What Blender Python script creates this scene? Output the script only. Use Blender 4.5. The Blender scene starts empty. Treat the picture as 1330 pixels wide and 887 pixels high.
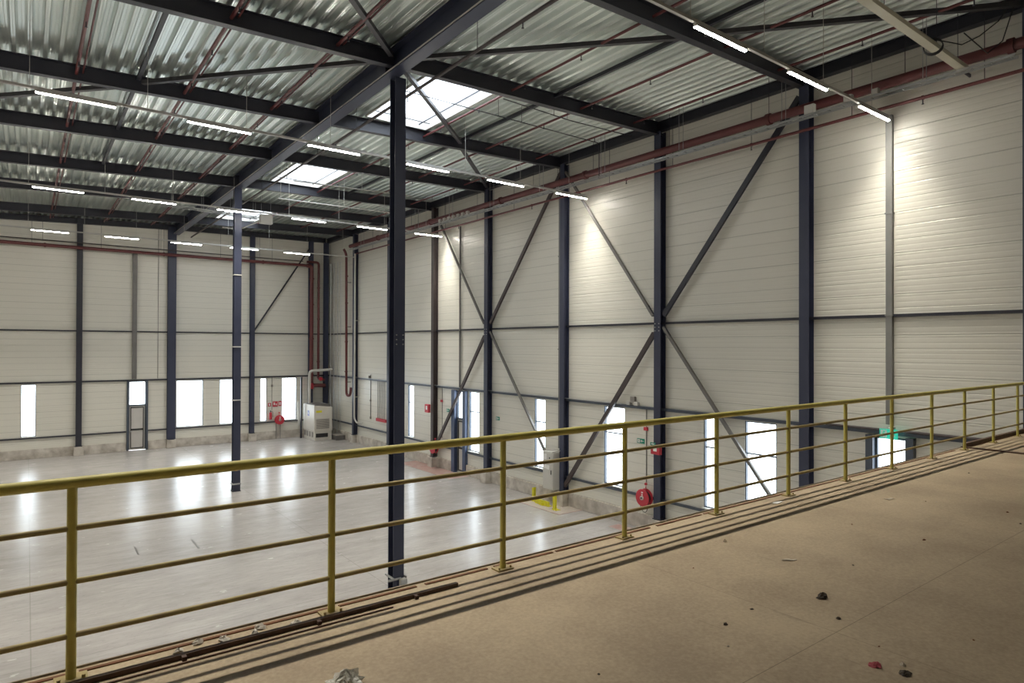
import bpy, math, random
from mathutils import Vector, Matrix
random.seed(7)
PI = math.pi
sc = bpy.context.scene
COL = sc.collection

# ---------------------------------------------------------------- camera
YAW, PITCH, ROLL, FPX = 0.6478, 0.0068, 0.0032, 832.0
CAM_Z = 6.4
cam_d = bpy.data.cameras.new('camera')
cam_d.sensor_width = 36.0
cam_d.lens = FPX / 1330 * 36.0
cam_d.clip_end = 300
cam = bpy.data.objects.new('camera', cam_d)
COL.objects.link(cam)
fw = Vector((math.sin(YAW) * math.cos(PITCH), math.cos(YAW) * math.cos(PITCH), math.sin(PITCH)))
rt = Vector((math.cos(YAW), -math.sin(YAW), 0))
up = rt.cross(fw)
rt2 = rt * math.cos(ROLL) + up * math.sin(ROLL)
up2 = up * math.cos(ROLL) - rt * math.sin(ROLL)
M = Matrix((rt2, up2, -fw)).transposed().to_4x4()
M.translation = (0, 0, CAM_Z)
cam.matrix_world = M
sc.camera = cam

# ---------------------------------------------------------------- world, exposure
WORLD_STRENGTH = 5.0
LAMP_W = 54.0
GLOW = 62.0
world = bpy.data.worlds.new('overcast_sky')
sc.world = world
world.use_nodes = True
bg = world.node_tree.nodes['Background']
bg.inputs['Color'].default_value = (0.90, 0.95, 1.0, 1)
bg.inputs['Strength'].default_value = WORLD_STRENGTH
sc.view_settings.view_transform = 'Standard'
sc.view_settings.look = 'None'
sc.view_settings.gamma = 1.0
sc.view_settings.exposure = 0.52
sc.view_settings.use_curve_mapping = False
try:
    sc.cycles.use_denoising = True
    sc.cycles.max_bounces = 8
    sc.cycles.diffuse_bounces = 5
    sc.cycles.glossy_bounces = 3
    sc.cycles.transparent_max_bounces = 8
    sc.cycles.sample_clamp_indirect = 6.0
    sc.cycles.caustics_reflective = False
    sc.cycles.caustics_refractive = False
except Exception:
    pass

# the hall
W = 17.40          # inner face of the long right-hand wall
YB = 44.84         # inner face of the far wall
XL = -14.0         # left end wall
YF = -9.0          # wall behind
DECK = 14.05       # underside of the roof deck
GX = 7.42          # the long girder


def zd(x):
    """underside of the roof deck: falls gently away from the long wall"""
    return DECK - 0.0155 * (17.4 - max(x, GX)) - (0.039 * (GX - x) if x < GX else 0.0)


PZ = 4.613         # top of the raised floor
PE = 4.27          # its edge
WT = 0.14


# ---------------------------------------------------------------- materials
def mat(name, col, rough=0.5, metal=0.0, noise=None, bump=None, spec=0.5, emit=None, stretch=(1, 1, 1)):
    """noise=(scale, amount, second colour)  bump=(scale, strength)"""
    m = bpy.data.materials.new(name)
    m.use_nodes = True
    nt = m.node_tree
    b = nt.nodes['Principled BSDF']
    b.inputs['Base Color'].default_value = (*col, 1)
    b.inputs['Roughness'].default_value = rough
    b.inputs['Metallic'].default_value = metal
    b.inputs['Specular IOR Level'].default_value = spec
    if emit:
        b.inputs['Emission Color'].default_value = (*emit[0], 1)
        b.inputs['Emission Strength'].default_value = emit[1]
    if noise or bump:
        g = nt.nodes.new('ShaderNodeNewGeometry')
        mp = nt.nodes.new('ShaderNodeMapping')
        mp.inputs['Scale'].default_value = stretch
        nt.links.new(g.outputs['Position'], mp.inputs['Vector'])
    if noise:
        n = nt.nodes.new('ShaderNodeTexNoise')
        n.inputs['Scale'].default_value = noise[0]
        n.inputs['Detail'].default_value = 6
        nt.links.new(mp.outputs[0], n.inputs['Vector'])
        r = nt.nodes.new('ShaderNodeValToRGB')
        r.color_ramp.elements[0].position = 0.5 - noise[1]
        r.color_ramp.elements[1].position = 0.5 + noise[1]
        r.color_ramp.elements[0].color = (*col, 1)
        r.color_ramp.elements[1].color = (*noise[2], 1)
        nt.links.new(n.outputs['Fac'], r.inputs['Fac'])
        nt.links.new(r.outputs['Color'], b.inputs['Base Color'])
    if bump:
        n2 = nt.nodes.new('ShaderNodeTexNoise')
        n2.inputs['Scale'].default_value = bump[0]
        n2.inputs['Detail'].default_value = 5
        nt.links.new(mp.outputs[0], n2.inputs['Vector'])
        bp = nt.nodes.new('ShaderNodeBump')
        bp.inputs['Strength'].default_value = bump[1]
        bp.inputs['Distance'].default_value = 0.02
        nt.links.new(n2.outputs['Fac'], bp.inputs['Height'])
        nt.links.new(bp.outputs['Normal'], b.inputs['Normal'])
    return m


def math_node(nt, op, a, b=None, c=None):
    n = nt.nodes.new('ShaderNodeMath')
    n.operation = op
    for i, v in enumerate((a, b, c)):
        if v is None:
            continue
        if isinstance(v, (int, float)):
            n.inputs[i].default_value = v
        else:
            nt.links.new(v, n.inputs[i])
    return n.outputs[0]


def panel_material():
    """off-white sandwich panels: fine horizontal ribs, a joint every metre"""
    m = bpy.data.materials.new('sandwich_panel')
    m.use_nodes = True
    nt = m.node_tree
    b = nt.nodes['Principled BSDF']
    g = nt.nodes.new('ShaderNodeNewGeometry')
    s = nt.nodes.new('ShaderNodeSeparateXYZ')
    nt.links.new(g.outputs['Position'], s.inputs[0])
    z = s.outputs['Z']
    # joint line
    f = math_node(nt, 'FRACT', math_node(nt, 'MULTIPLY', z, 1 / 1.03))
    joint = math_node(nt, 'LESS_THAN', math_node(nt, 'ABSOLUTE', math_node(nt, 'SUBTRACT', f, 0.5)), 0.011)
    f3 = math_node(nt, 'FRACT', math_node(nt, 'MULTIPLY', z, 3 / 1.03))
    seam = math_node(nt, 'MAXIMUM', math_node(nt, 'SUBTRACT', 1.0, math_node(nt, 'MULTIPLY', math_node(nt, 'ABSOLUTE', math_node(nt, 'SUBTRACT', f3, 0.5)), 22.0)), 0.0)
    # swages: shallow trapezoid ribs
    f2 = math_node(nt, 'FRACT', math_node(nt, 'MULTIPLY', z, 1 / 0.1287))
    tri = math_node(nt, 'ABSOLUTE', math_node(nt, 'SUBTRACT', f2, 0.5))
    rib = math_node(nt, 'MINIMUM', math_node(nt, 'MULTIPLY', tri, 5.0), 1.0)
    h = math_node(nt, 'SUBTRACT', math_node(nt, 'MULTIPLY', rib, 0.5), math_node(nt, 'MULTIPLY', seam, 1.3))
    n = nt.nodes.new('ShaderNodeTexNoise')
    n.inputs['Scale'].default_value = 0.9
    mp = nt.nodes.new('ShaderNodeMapping')
    mp.inputs['Scale'].default_value = (0.3, 0.3, 1.4)
    nt.links.new(g.outputs['Position'], mp.inputs['Vector'])
    nt.links.new(mp.outputs[0], n.inputs['Vector'])
    h2 = math_node(nt, 'ADD', h, math_node(nt, 'MULTIPLY', n.outputs['Fac'], 1.5))
    bp = nt.nodes.new('ShaderNodeBump')
    bp.inputs['Strength'].default_value = 0.8
    bp.inputs['Distance'].default_value = 0.006
    nt.links.new(h2, bp.inputs['Height'])
    nt.links.new(bp.outputs['Normal'], b.inputs['Normal'])
    mix = nt.nodes.new('ShaderNodeMix')
    mix.data_type = 'RGBA'
    mix.inputs['A'].default_value = (0.745, 0.73, 0.655, 1)
    mix.inputs['B'].default_value = (0.44, 0.43, 0.38, 1)
    nt.links.new(math_node(nt, 'ADD', math_node(nt, 'MULTIPLY', joint, 0.30), math_node(nt, 'MULTIPLY', seam, 0.48)), mix.inputs['Factor'])
    nt.links.new(mix.outputs['Result'], b.inputs['Base Color'])
    b.inputs['Roughness'].default_value = 0.29
    b.inputs['Specular IOR Level'].default_value = 0.5
    return m


def floor_material():
    """worn polished concrete: pale, glossy, long brushed streaks, saw-cut joints"""
    m = bpy.data.materials.new('polished_concrete')
    m.use_nodes = True
    nt = m.node_tree
    b = nt.nodes['Principled BSDF']
    g = nt.nodes.new('ShaderNodeNewGeometry')
    s = nt.nodes.new('ShaderNodeSeparateXYZ')
    nt.links.new(g.outputs['Position'], s.inputs[0])

    def noise(scale, st, det=5):
        mp = nt.nodes.new('ShaderNodeMapping')
        mp.inputs['Scale'].default_value = st
        nt.links.new(g.outputs['Position'], mp.inputs['Vector'])
        n = nt.nodes.new('ShaderNodeTexNoise')
        n.inputs['Scale'].default_value = scale
        n.inputs['Detail'].default_value = det
        nt.links.new(mp.outputs[0], n.inputs['Vector'])
        return n.outputs['Fac']
    big = noise(0.35, (1, 1, 1))
    streak = noise(1.6, (0.35, 1.3, 1))
    spots = noise(14.0, (0.5, 1.2, 1), 3)
    fine = noise(9.0, (0.25, 1.1, 1), 8)
    v = math_node(nt, 'ADD', math_node(nt, 'MULTIPLY', big, 0.35), math_node(nt, 'ADD', math_node(nt, 'MULTIPLY', streak, 0.35), math_node(nt, 'MULTIPLY', fine, 0.30)))
    r = nt.nodes.new('ShaderNodeValToRGB')
    r.color_ramp.elements[0].position = 0.36
    r.color_ramp.elements[1].position = 0.62
    r.color_ramp.elements[0].color = (0.31, 0.295, 0.285, 1)
    r.color_ramp.elements[1].color = (0.445, 0.425, 0.41, 1)
    nt.links.new(v, r.inputs['Fac'])

    def lines(c, pitch, off, half):
        f = math_node(nt, 'FRACT', math_node(nt, 'MULTIPLY', math_node(nt, 'ADD', c, off), 1 / pitch))
        return math_node(nt, 'LESS_THAN', math_node(nt, 'ABSOLUTE', math_node(nt, 'SUBTRACT', f, 0.5)), half / pitch)
    j = math_node(nt, 'MAXIMUM', lines(s.outputs['X'], 7.6, 3.7, 0.012), lines(s.outputs['Y'], 5.1, 2.0, 0.012))
    stain = nt.nodes.new('ShaderNodeMapRange')
    stain.inputs['From Min'].default_value = 0.60
    stain.inputs['From Max'].default_value = 0.85
    nt.links.new(spots, stain.inputs['Value'])
    fac = math_node(nt, 'MINIMUM', math_node(nt, 'ADD', math_node(nt, 'MULTIPLY', j, 0.35), math_node(nt, 'MULTIPLY', stain.outputs['Result'], 0.6)), 0.5)
    mix = nt.nodes.new('ShaderNodeMix')
    mix.data_type = 'RGBA'
    nt.links.new(r.outputs['Color'], mix.inputs['A'])
    mix.inputs['B'].default_value = (0.16, 0.15, 0.14, 1)
    nt.links.new(fac, mix.inputs['Factor'])
    nt.links.new(mix.outputs['Result'], b.inputs['Base Color'])
    rr = nt.nodes.new('ShaderNodeMapRange')
    rr.inputs['To Min'].default_value = 0.19
    rr.inputs['To Max'].default_value = 0.31
    nt.links.new(noise(6.0, (0.35, 0.8, 1), 8), rr.inputs['Value'])
    nt.links.new(rr.outputs['Result'], b.inputs['Roughness'])
    bp = nt.nodes.new('ShaderNodeBump')
    bp.inputs['Strength'].default_value = 0.20
    bp.inputs['Distance'].default_value = 0.008
    nt.links.new(noise(5.0, (0.6, 1.4, 1)), bp.inputs['Height'])
    nt.links.new(bp.outputs['Normal'], b.inputs['Normal'])
    return m


def deck_floor_material():
    """dusty tan concrete of the raised floor"""
    m = bpy.data.materials.new('dusty_concrete')
    m.use_nodes = True
    nt = m.node_tree
    b = nt.nodes['Principled BSDF']
    g = nt.nodes.new('ShaderNodeNewGeometry')
    s = nt.nodes.new('ShaderNodeSeparateXYZ')
    nt.links.new(g.outputs['Position'], s.inputs[0])

    def noise(scale, det=6, st=(1, 1, 1)):
        mp = nt.nodes.new('ShaderNodeMapping')
        mp.inputs['Scale'].default_value = st
        nt.links.new(g.outputs['Position'], mp.inputs['Vector'])
        n = nt.nodes.new('ShaderNodeTexNoise')
        n.inputs['Scale'].default_value = scale
        n.inputs['Detail'].default_value = det
        nt.links.new(mp.outputs[0], n.inputs['Vector'])
        return n.outputs['Fac']
    v = math_node(nt, 'ADD', math_node(nt, 'MULTIPLY', noise(1.1, 8), 0.6), math_node(nt, 'MULTIPLY', noise(45, 4), 0.4))
    r = nt.nodes.new('ShaderNodeValToRGB')
    r.color_ramp.elements[0].position = 0.35
    r.color_ramp.elements[1].position = 0.65
    r.color_ramp.elements[0].color = (0.32, 0.24, 0.155, 1)
    r.color_ramp.elements[1].color = (0.50, 0.395, 0.26, 1)
    nt.links.new(v, r.inputs['Fac'])
    # thin construction joints
    def line(c, at, half):
        return math_node(nt, 'LESS_THAN', math_node(nt, 'ABSOLUTE', math_node(nt, 'SUBTRACT', c, at)), half)
    x, y = s.outputs['X'], s.outputs['Y']
    j = math_node(nt, 'MAXIMUM', line(y, 1.98, 0.0025), math_node(nt, 'MAXIMUM', line(x, 4.05, 0.002), line(x, 9.0, 0.002)))
    scratch = math_node(nt, 'GREATER_THAN', noise(7.0, 2, (1, 0.12, 1)), 0.745)
    fac = math_node(nt, 'MULTIPLY', math_node(nt, 'MAXIMUM', j, math_node(nt, 'MULTIPLY', scratch, 0.3)), 0.6)
    mix = nt.nodes.new('ShaderNodeMix')
    mix.data_type = 'RGBA'
    nt.links.new(r.outputs['Color'], mix.inputs['A'])
    mix.inputs['B'].default_value = (0.08, 0.055, 0.035, 1)
    nt.links.new(fac, mix.inputs['Factor'])
    nt.links.new(mix.outputs['Result'], b.inputs['Base Color'])
    b.inputs['Roughness'].default_value = 0.62
    bp = nt.nodes.new('ShaderNodeBump')
    bp.inputs['Strength'].default_value = 0.25
    bp.inputs['Distance'].default_value = 0.006
    nt.links.new(noise(45, 4), bp.inputs['Height'])
    nt.links.new(bp.outputs['Normal'], b.inputs['Normal'])
    return m


def glass_material(name, tint, gloss, milky=0.0):
    m = bpy.data.materials.new(name)
    m.use_nodes = True
    nt = m.node_tree
    for n in list(nt.nodes):
        nt.nodes.remove(n)
    out = nt.nodes.new('ShaderNodeOutputMaterial')
    tr = nt.nodes.new('ShaderNodeBsdfTransparent')
    tr.inputs['Color'].default_value = (*tint, 1)
    gl = nt.nodes.new('ShaderNodeBsdfGlossy')
    gl.inputs['Roughness'].default_value = 0.03
    mx = nt.nodes.new('ShaderNodeMixShader')
    mx.inputs[0].default_value = gloss
    nt.links.new(tr.outputs[0], mx.inputs[1])
    nt.links.new(gl.outputs[0], mx.inputs[2])
    last = mx
    if milky:
        tl = nt.nodes.new('ShaderNodeBsdfTranslucent')
        tl.inputs['Color'].default_value = (0.9, 0.93, 0.95, 1)
        m2 = nt.nodes.new('ShaderNodeMixShader')
        m2.inputs[0].default_value = milky
        nt.links.new(mx.outputs[0], m2.inputs[1])
        nt.links.new(tl.outputs[0], m2.inputs[2])
        last = m2
    nt.links.new(last.outputs[0], out.inputs[0])
    return m


MT = dict(
    panel=panel_material(),
    floor=floor_material(),
    dusty=deck_floor_material(),
    glass=glass_material('window_glass', (0.93, 0.96, 0.97), 0.06),
    skyglass=glass_material('milky_polycarbonate', (0.93, 0.95, 0.97), 0.04, 0.35),
    navy=mat('navy_steel_paint', (0.035, 0.042, 0.078), 0.40, 0.0, (2.5, 0.3, (0.046, 0.053, 0.090))),
    dark=mat('dark_steel_paint', (0.022, 0.024, 0.036), 0.45, 0.0, (2.0, 0.3, (0.034, 0.034, 0.046))),
    brownsteel=mat('dark_brown_steel', (0.055, 0.042, 0.042), 0.5, 0.0, (3, 0.3, (0.07, 0.055, 0.055))),
    galv=mat('galvanised_deck', (0.72, 0.78, 0.75), 0.30, 0.86, (1.3, 0.25, (0.88, 0.93, 0.89)), None, stretch=(1, 0.25, 1)),
    zinc=mat('zinc', (0.55, 0.56, 0.56), 0.38, 0.7, (4, 0.3, (0.45, 0.46, 0.47))),
    grey=mat('grey_downpipe', (0.20, 0.20, 0.195), 0.5, 0.1, (3, 0.3, (0.25, 0.25, 0.24))),
    lightgrey=mat('light_grey_plastic', (0.55, 0.54, 0.50), 0.5, 0, (3, 0.3, (0.62, 0.61, 0.57))),
    redpipe=mat('red_pipe_paint', (0.115, 0.026, 0.028), 0.42, 0, (2, 0.3, (0.155, 0.042, 0.042))),
    red=mat('signal_red', (0.55, 0.045, 0.07), 0.4, 0, (6, 0.3, (0.55, 0.03, 0.05))),
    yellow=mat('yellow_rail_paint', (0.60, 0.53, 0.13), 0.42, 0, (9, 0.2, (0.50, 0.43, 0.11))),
    brightyellow=mat('bright_yellow', (0.80, 0.74, 0.03), 0.45, 0, (8, 0.2, (0.66, 0.60, 0.03))),
    railunder=mat('brown_rail_paint', (0.40, 0.32, 0.12), 0.55, 0, (9, 0.2, (0.27, 0.20, 0.095))),  # browner than the paint of the top rail and posts
    rust=mat('rust', (0.10, 0.035, 0.012), 0.8, 0, (7, 0.25, (0.20, 0.08, 0.028))),
    darkrust=mat('dark_rust', (0.050, 0.026, 0.018), 0.7, 0, (12, 0.25, (0.11, 0.055, 0.03))),
    plinth=mat('raw_concrete', (0.40, 0.36, 0.31), 0.8, 0, (2.2, 0.16, (0.66, 0.62, 0.56)), (12, 0.4)),
    slab=mat('slab_side', (0.22, 0.18, 0.14), 0.8, 0, (2, 0.2, (0.28, 0.24, 0.18)), (12, 0.4)),
    white=mat('white_paint', (0.72, 0.71, 0.67), 0.45, 0, (3, 0.3, (0.66, 0.65, 0.61))),
    unit=mat('cream_enamel', (0.74, 0.71, 0.64), 0.45, 0, (2, 0.3, (0.66, 0.63, 0.56))),
    rail=mat('white_trunking', (0.62, 0.61, 0.58), 0.45, 0, (3, 0.3, (0.56, 0.55, 0.52))),
    steelgrey=mat('roof_brace_grey', (0.050, 0.050, 0.058), 0.45, 0.1, (4, 0.3, (0.075, 0.072, 0.078))),
    litpost=mat('window_lit_door_post', (0.050, 0.075, 0.15), 0.4, 0, (4, 0.3, (0.065, 0.09, 0.17))),  # navy post with bluish window light put into its colour
    black=mat('black_rubber', (0.02, 0.02, 0.022), 0.5, 0, (8, 0.3, (0.03, 0.03, 0.03))),
    frame=mat('window_steel', (0.065, 0.080, 0.105), 0.4, 0.1, (4, 0.3, (0.085, 0.10, 0.13))),
    lightframe=mat('window_aluminium', (0.30, 0.35, 0.40), 0.35, 0.3, (4, 0.3, (0.36, 0.41, 0.46))),
    cream=mat('door_leaf', (0.62, 0.60, 0.57), 0.45, 0, (2, 0.3, (0.56, 0.54, 0.51))),
    green=mat('sign_green', (0.02, 0.30, 0.20), 0.45, 0, (5, 0.3, (0.02, 0.27, 0.18))),
    lit_green=mat('sign_green_lit', (0.02, 0.36, 0.26), 0.4, 0, (5, 0.3, (0.02, 0.33, 0.24)), emit=((0.03, 0.55, 0.38), 0.5)),
    signwhite=mat('sign_white', (0.85, 0.85, 0.83), 0.45, 0, (5, 0.3, (0.80, 0.80, 0.78))),
    blue=mat('badge_blue', (0.05, 0.08, 0.42), 0.4, 0, (5, 0.3, (0.04, 0.07, 0.38))),
    grille=mat('louvre_grey', (0.32, 0.30, 0.27), 0.5, 0, (5, 0.3, (0.26, 0.24, 0.22))),
    redpatch=mat('red_floor_paint', (0.34, 0.19, 0.165), 0.5, 0, (3, 0.2, (0.40, 0.30, 0.27))),
    patch=mat('patched_concrete', (0.42, 0.37, 0.32), 0.6, 0, (3, 0.2, (0.48, 0.43, 0.38))),
    lampglow=mat('led_diffuser', (0.9, 0.9, 0.9), 0.4, 0, (5, 0.3, (0.88, 0.88, 0.88)), emit=((1.0, 0.95, 0.86), GLOW)),
    oldlamp=mat('yellowed_diffuser', (0.58, 0.56, 0.46), 0.35, 0, (2.5, 0.3, (0.50, 0.48, 0.38))),
    plastic=mat('crumpled_film', (0.93, 0.92, 0.86), 0.12, 0, (40, 0.2, (0.50, 0.48, 0.42)), (60, 0.9)),
    paper=mat('paper_scrap', (0.62, 0.55, 0.45), 0.8, 0, (20, 0.3, (0.52, 0.45, 0.36))),
    soot=mat('charred_lump', (0.035, 0.026, 0.02), 0.8, 0, (30, 0.3, (0.07, 0.05, 0.03)), (50, 0.8)),
    redscrap=mat('red_scrap', (0.52, 0.09, 0.11), 0.6, 0, (25, 0.3, (0.30, 0.05, 0.07))),
)


# ---------------------------------------------------------------- mesh helpers
class MB:
    def __init__(self):
        self.v, self.f = [], []

    def add(self, vs, fs):
        n = len(self.v)
        self.v += [tuple(v) for v in vs]
        self.f += [tuple(i + n for i in f) for f in fs]
        return self

    def box(self, x0, x1, y0, y1, z0, z1):
        return self.add([(x0, y0, z0), (x1, y0, z0), (x1, y1, z0), (x0, y1, z0),
                         (x0, y0, z1), (x1, y0, z1), (x1, y1, z1), (x0, y1, z1)],
                        [(0, 3, 2, 1), (4, 5, 6, 7), (0, 1, 5, 4), (1, 2, 6, 5), (2, 3, 7, 6), (3, 0, 4, 7)])

    def frame(self, A, B, side=None):
        A, B = Vector(A), Vector(B)
        d = (B - A).normalized()
        s = Vector(side) if side else (Vector((0, 0, 1)) if abs(d.z) < 0.9 else Vector((0, 1, 0)))
        u = (s - d * s.dot(d)).normalized()
        return A, B, u, d.cross(u)

    def bar(self, A, B, w, h, side=None, ou=0, ov=0):
        """rectangular bar from A to B; h along the side vector, w across"""
        A, B, u, v = self.frame(A, B, side)
        vs = []
        for P in (A, B):
            for a, c in ((-1, -1), (1, -1), (1, 1), (-1, 1)):
                vs.append(P + v * (ov + a * w / 2) + u * (ou + c * h / 2))
        return self.add(vs, [(0, 1, 2, 3), (7, 6, 5, 4), (0, 4, 5, 1), (1, 5, 6, 2), (2, 6, 7, 3), (3, 7, 4, 0)])

    def ibeam(self, A, B, w, h, side=None, tf=0.022, tw=0.014):
        self.bar(A, B, w, tf, side, ou=h / 2 - tf / 2)
        self.bar(A, B, w, tf, side, ou=-h / 2 + tf / 2)
        return self.bar(A, B, tw, h - 2 * tf, side)

    def angle(self, A, B, w, t=0.012, side=None):
        self.bar(A, B, w, t, side, ou=-w / 2)
        return self.bar(A, B, t, w, side, ov=-w / 2)

    def tube(self, pts, r, n=10, cap=True):
        pts = [Vector(p) for p in pts]
        rings = []
        u = None
        for i, P in enumerate(pts):
            if i == 0:
                d = (pts[1] - P).normalized()
            elif i == len(pts) - 1:
                d = (P - pts[i - 1]).normalized()
            else:
                d = ((pts[i + 1] - P).normalized() + (P - pts[i - 1]).normalized()).normalized()
            if u is None:
                s = Vector((0, 0, 1)) if abs(d.z) < 0.9 else Vector((0, 1, 0))
                u = (s - d * s.dot(d)).normalized()
            else:
                u = (u - d * u.dot(d)).normalized()
            v = d.cross(u)
            rings.append([P + (u * math.cos(2 * PI * k / n) + v * math.sin(2 * PI * k / n)) * r for k in range(n)])
        vs = [p for r_ in rings for p in r_]
        fs = []
        for i in range(len(rings) - 1):
            for k in range(n):
                k2 = (k + 1) % n
                fs.append((i * n + k, i * n + k2, (i + 1) * n + k2, (i + 1) * n + k))
        if cap:
            fs.append(tuple(range(n - 1, -1, -1)))
            fs.append(tuple((len(rings) - 1) * n + k for k in range(n)))
        return self.add(vs, fs)

    def disc(self, c, axis, r, t, n=24, r2=None):
        """a drum centred on c, thickness t along axis"""
        c, a = Vector(c), Vector(axis).normalized()
        s = Vector((0, 0, 1)) if abs(a.z) < 0.9 else Vector((1, 0, 0))
        u = (s - a * s.dot(a)).normalized()
        v = a.cross(u)
        prof = [(0, -t / 2), (r * 0.94, -t / 2), (r, -t / 2 + 0.06 * r), (r, t / 2 - 0.06 * r), (r * 0.94, t / 2), (0, t / 2)]
        vs = [c + a * prof[0][1]]
        for rr, h in prof[1:-1]:
            vs += [c + a * h + (u * math.cos(2 * PI * k / n) + v * math.sin(2 * PI * k / n)) * rr for k in range(n)]
        vs.append(c + a * prof[-1][1])
        fs = []
        for k in range(n):
            k2 = (k + 1) % n
            fs.append((0, 1 + k2, 1 + k))
            for j in range(3):
                fs.append((1 + j * n + k, 1 + j * n + k2, 1 + (j + 1) * n + k2, 1 + (j + 1) * n + k))
            fs.append((1 + 3 * n + k, 1 + 3 * n + k2, len(vs) - 1))
        return self.add(vs, fs)

    def build(self, name, material, parent=None, bevel=0.0, smooth=False, origin=None):
        me = bpy.data.meshes.new(name)
        o3 = Vector(origin) if origin else Vector((0, 0, 0))
        me.from_pydata([tuple(Vector(v) - o3) for v in self.v], [], self.f)
        me.update()
        me.materials.append(material)
        if smooth:
            for p in me.polygons:
                p.use_smooth = True
            try:
                me.set_sharp_from_angle(angle=math.radians(40))
            except Exception:
                pass
        o = bpy.data.objects.new(name, me)
        COL.objects.link(o)
        if parent is not None:
            o.parent = parent
            o.location = o3 - parent.location
        else:
            o.location = o3
        if bevel:
            bv = o.modifiers.new('bevel', 'BEVEL')
            bv.width = bevel
            bv.segments = 2
            bv.limit_method = 'ANGLE'
        return o


def thing(name, label, cat, loc=(0, 0, 0), group=None):
    o = bpy.data.objects.new(name, None)
    COL.objects.link(o)
    o.location = loc
    o.empty_display_size = 0.2
    return tag(o, label, cat, group)


def tag(o, label, cat, group=None):
    o['label'] = label
    o['category'] = cat
    if group:
        o['group'] = group
    return o


def struct(name, mb, m, label=None, **k):
    o = mb.build(name, m, **k)
    o['kind'] = 'structure'
    if label:
        o['label'] = label
    return o


def copy_tree(o, parent=None):
    c = o.copy()
    COL.objects.link(c)
    c.parent = parent
    for ch in list(o.children):
        copy_tree(ch, c)
    return c


def ordinal(i):
    return ['first', 'second', 'third', 'fourth', 'fifth', 'sixth', 'seventh', 'eighth', 'ninth', 'tenth', 'eleventh', 'twelfth', 'thirteenth', 'fourteenth'][i]


# ================================================================ SETTING
# ---- floors
struct('floor', MB().box(XL, W + 0.3, YF, YB + 0.3, -0.3, 0.0), MT['floor'])
platform = struct('floor_upper', MB().box(XL, 17.02, YF, PE, PZ - 0.34, PZ), MT['dusty'],
                  label='tan dusty concrete floor of the raised platform')

# ---- walls with openings
WIN_Z0, WIN_Z1 = 1.22, 4.15
right_wins = [(32.15, 32.85), (25.60, 26.50), (20.65, 21.38), (16.16, 17.22), (12.28, 12.74), (10.22, 11.26)]
right_doors = [(26.85, 27.60, 0.05, 4.12), (6.74, 7.50, 0.05, 4.12)]
back_wins = [(-0.27, 0.42), (7.49, 9.05), (10.03, 10.90), (12.58, 13.02), (14.02, 15.05)]
back_doors = [(4.90, 5.82, 0.05, 4.18)]


def wall(name, axis, pos, a0, a1, z0, z1, holes):
    """axis 'x': wall plane x=pos spanning y; axis 'y': plane y=pos spanning x. Thickness outward."""
    mb = MB()
    cuts = sorted({a0, a1} | {h[0] for h in holes} | {h[1] for h in holes})
    for s, e in zip(cuts[:-1], cuts[1:]):
        hs = sorted([(h[2], h[3]) for h in holes if h[0] <= s + 1e-6 and h[1] >= e - 1e-6])
        z = z0
        segs = []
        for h0, h1 in hs:
            if h0 > z:
                segs.append((z, h0))
            z = h1
        segs.append((z, z1))
        for q0, q1 in segs:
            if axis == 'x':
                mb.box(pos, pos + WT, s, e, q0, q1)
            else:
                mb.box(s, e, pos, pos + WT, q0, q1)
    return struct(name, mb, MT['panel'])


wall('wall_right', 'x', W, YF, YB + WT, 0.02, 14.3,
     [(a, b, WIN_Z0, WIN_Z1) for a, b in right_wins] + right_doors)
wall('wall_back', 'y', YB, XL, W, 0.02, 14.3,
     [(a, b, WIN_Z0, WIN_Z1) for a, b in back_wins] + back_doors)
wall('wall_left', 'x', XL - WT, YF, YB + WT, 0.0, 14.3, [])
wall('wall_front', 'y', YF - WT, XL, W, 0.0, 14.3, [])

# concrete plinths with piers carrying the wall columns
col_y = [4.24, 9.25, 14.42, 19.30, 24.66, 29.62, 34.85, 39.95]
back_col = [(2.40, 0.28), (7.18, 0.46), (12.0, 0.28), (15.97, 0.28)]


def skirt(spans, holes):
    out = []
    for s, e in spans:
        cur = s
        for a, b in sorted(holes):
            if b <= s or a >= e:
                continue
            if a > cur:
                out.append((cur, a))
            cur = b
        if cur < e:
            out.append((cur, e))
    return out


mb = MB()
for s, e in skirt([(4.3, YB)], [(d[0] - 0.15, d[1] + 0.35) for d in right_doors]):
    mb.box(W - 0.10, W - 0.002, s, e, 0.0, 0.52)
for y in col_y[1:]:
    mb.box(W - 0.42, W - 0.10, y - 0.22, y + 0.22, 0.0, 0.50)
struct('baseboard_right', mb, MT['plinth'], bevel=0.01)
mb = MB()
for s, e in skirt([(XL + 0.01, W - 0.1)], [(d[0] - 0.12, d[1] + 0.12) for d in back_doors]):
    mb.box(s, e, YB - 0.10, YB - 0.002, 0.0, 0.52)
for x, w_ in back_col:
    mb.box(x - 0.25, x + 0.25, YB - 0.42, YB - 0.10, 0.0, 0.50)
struct('baseboard_back', mb, MT['plinth'], bevel=0.01)

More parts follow.
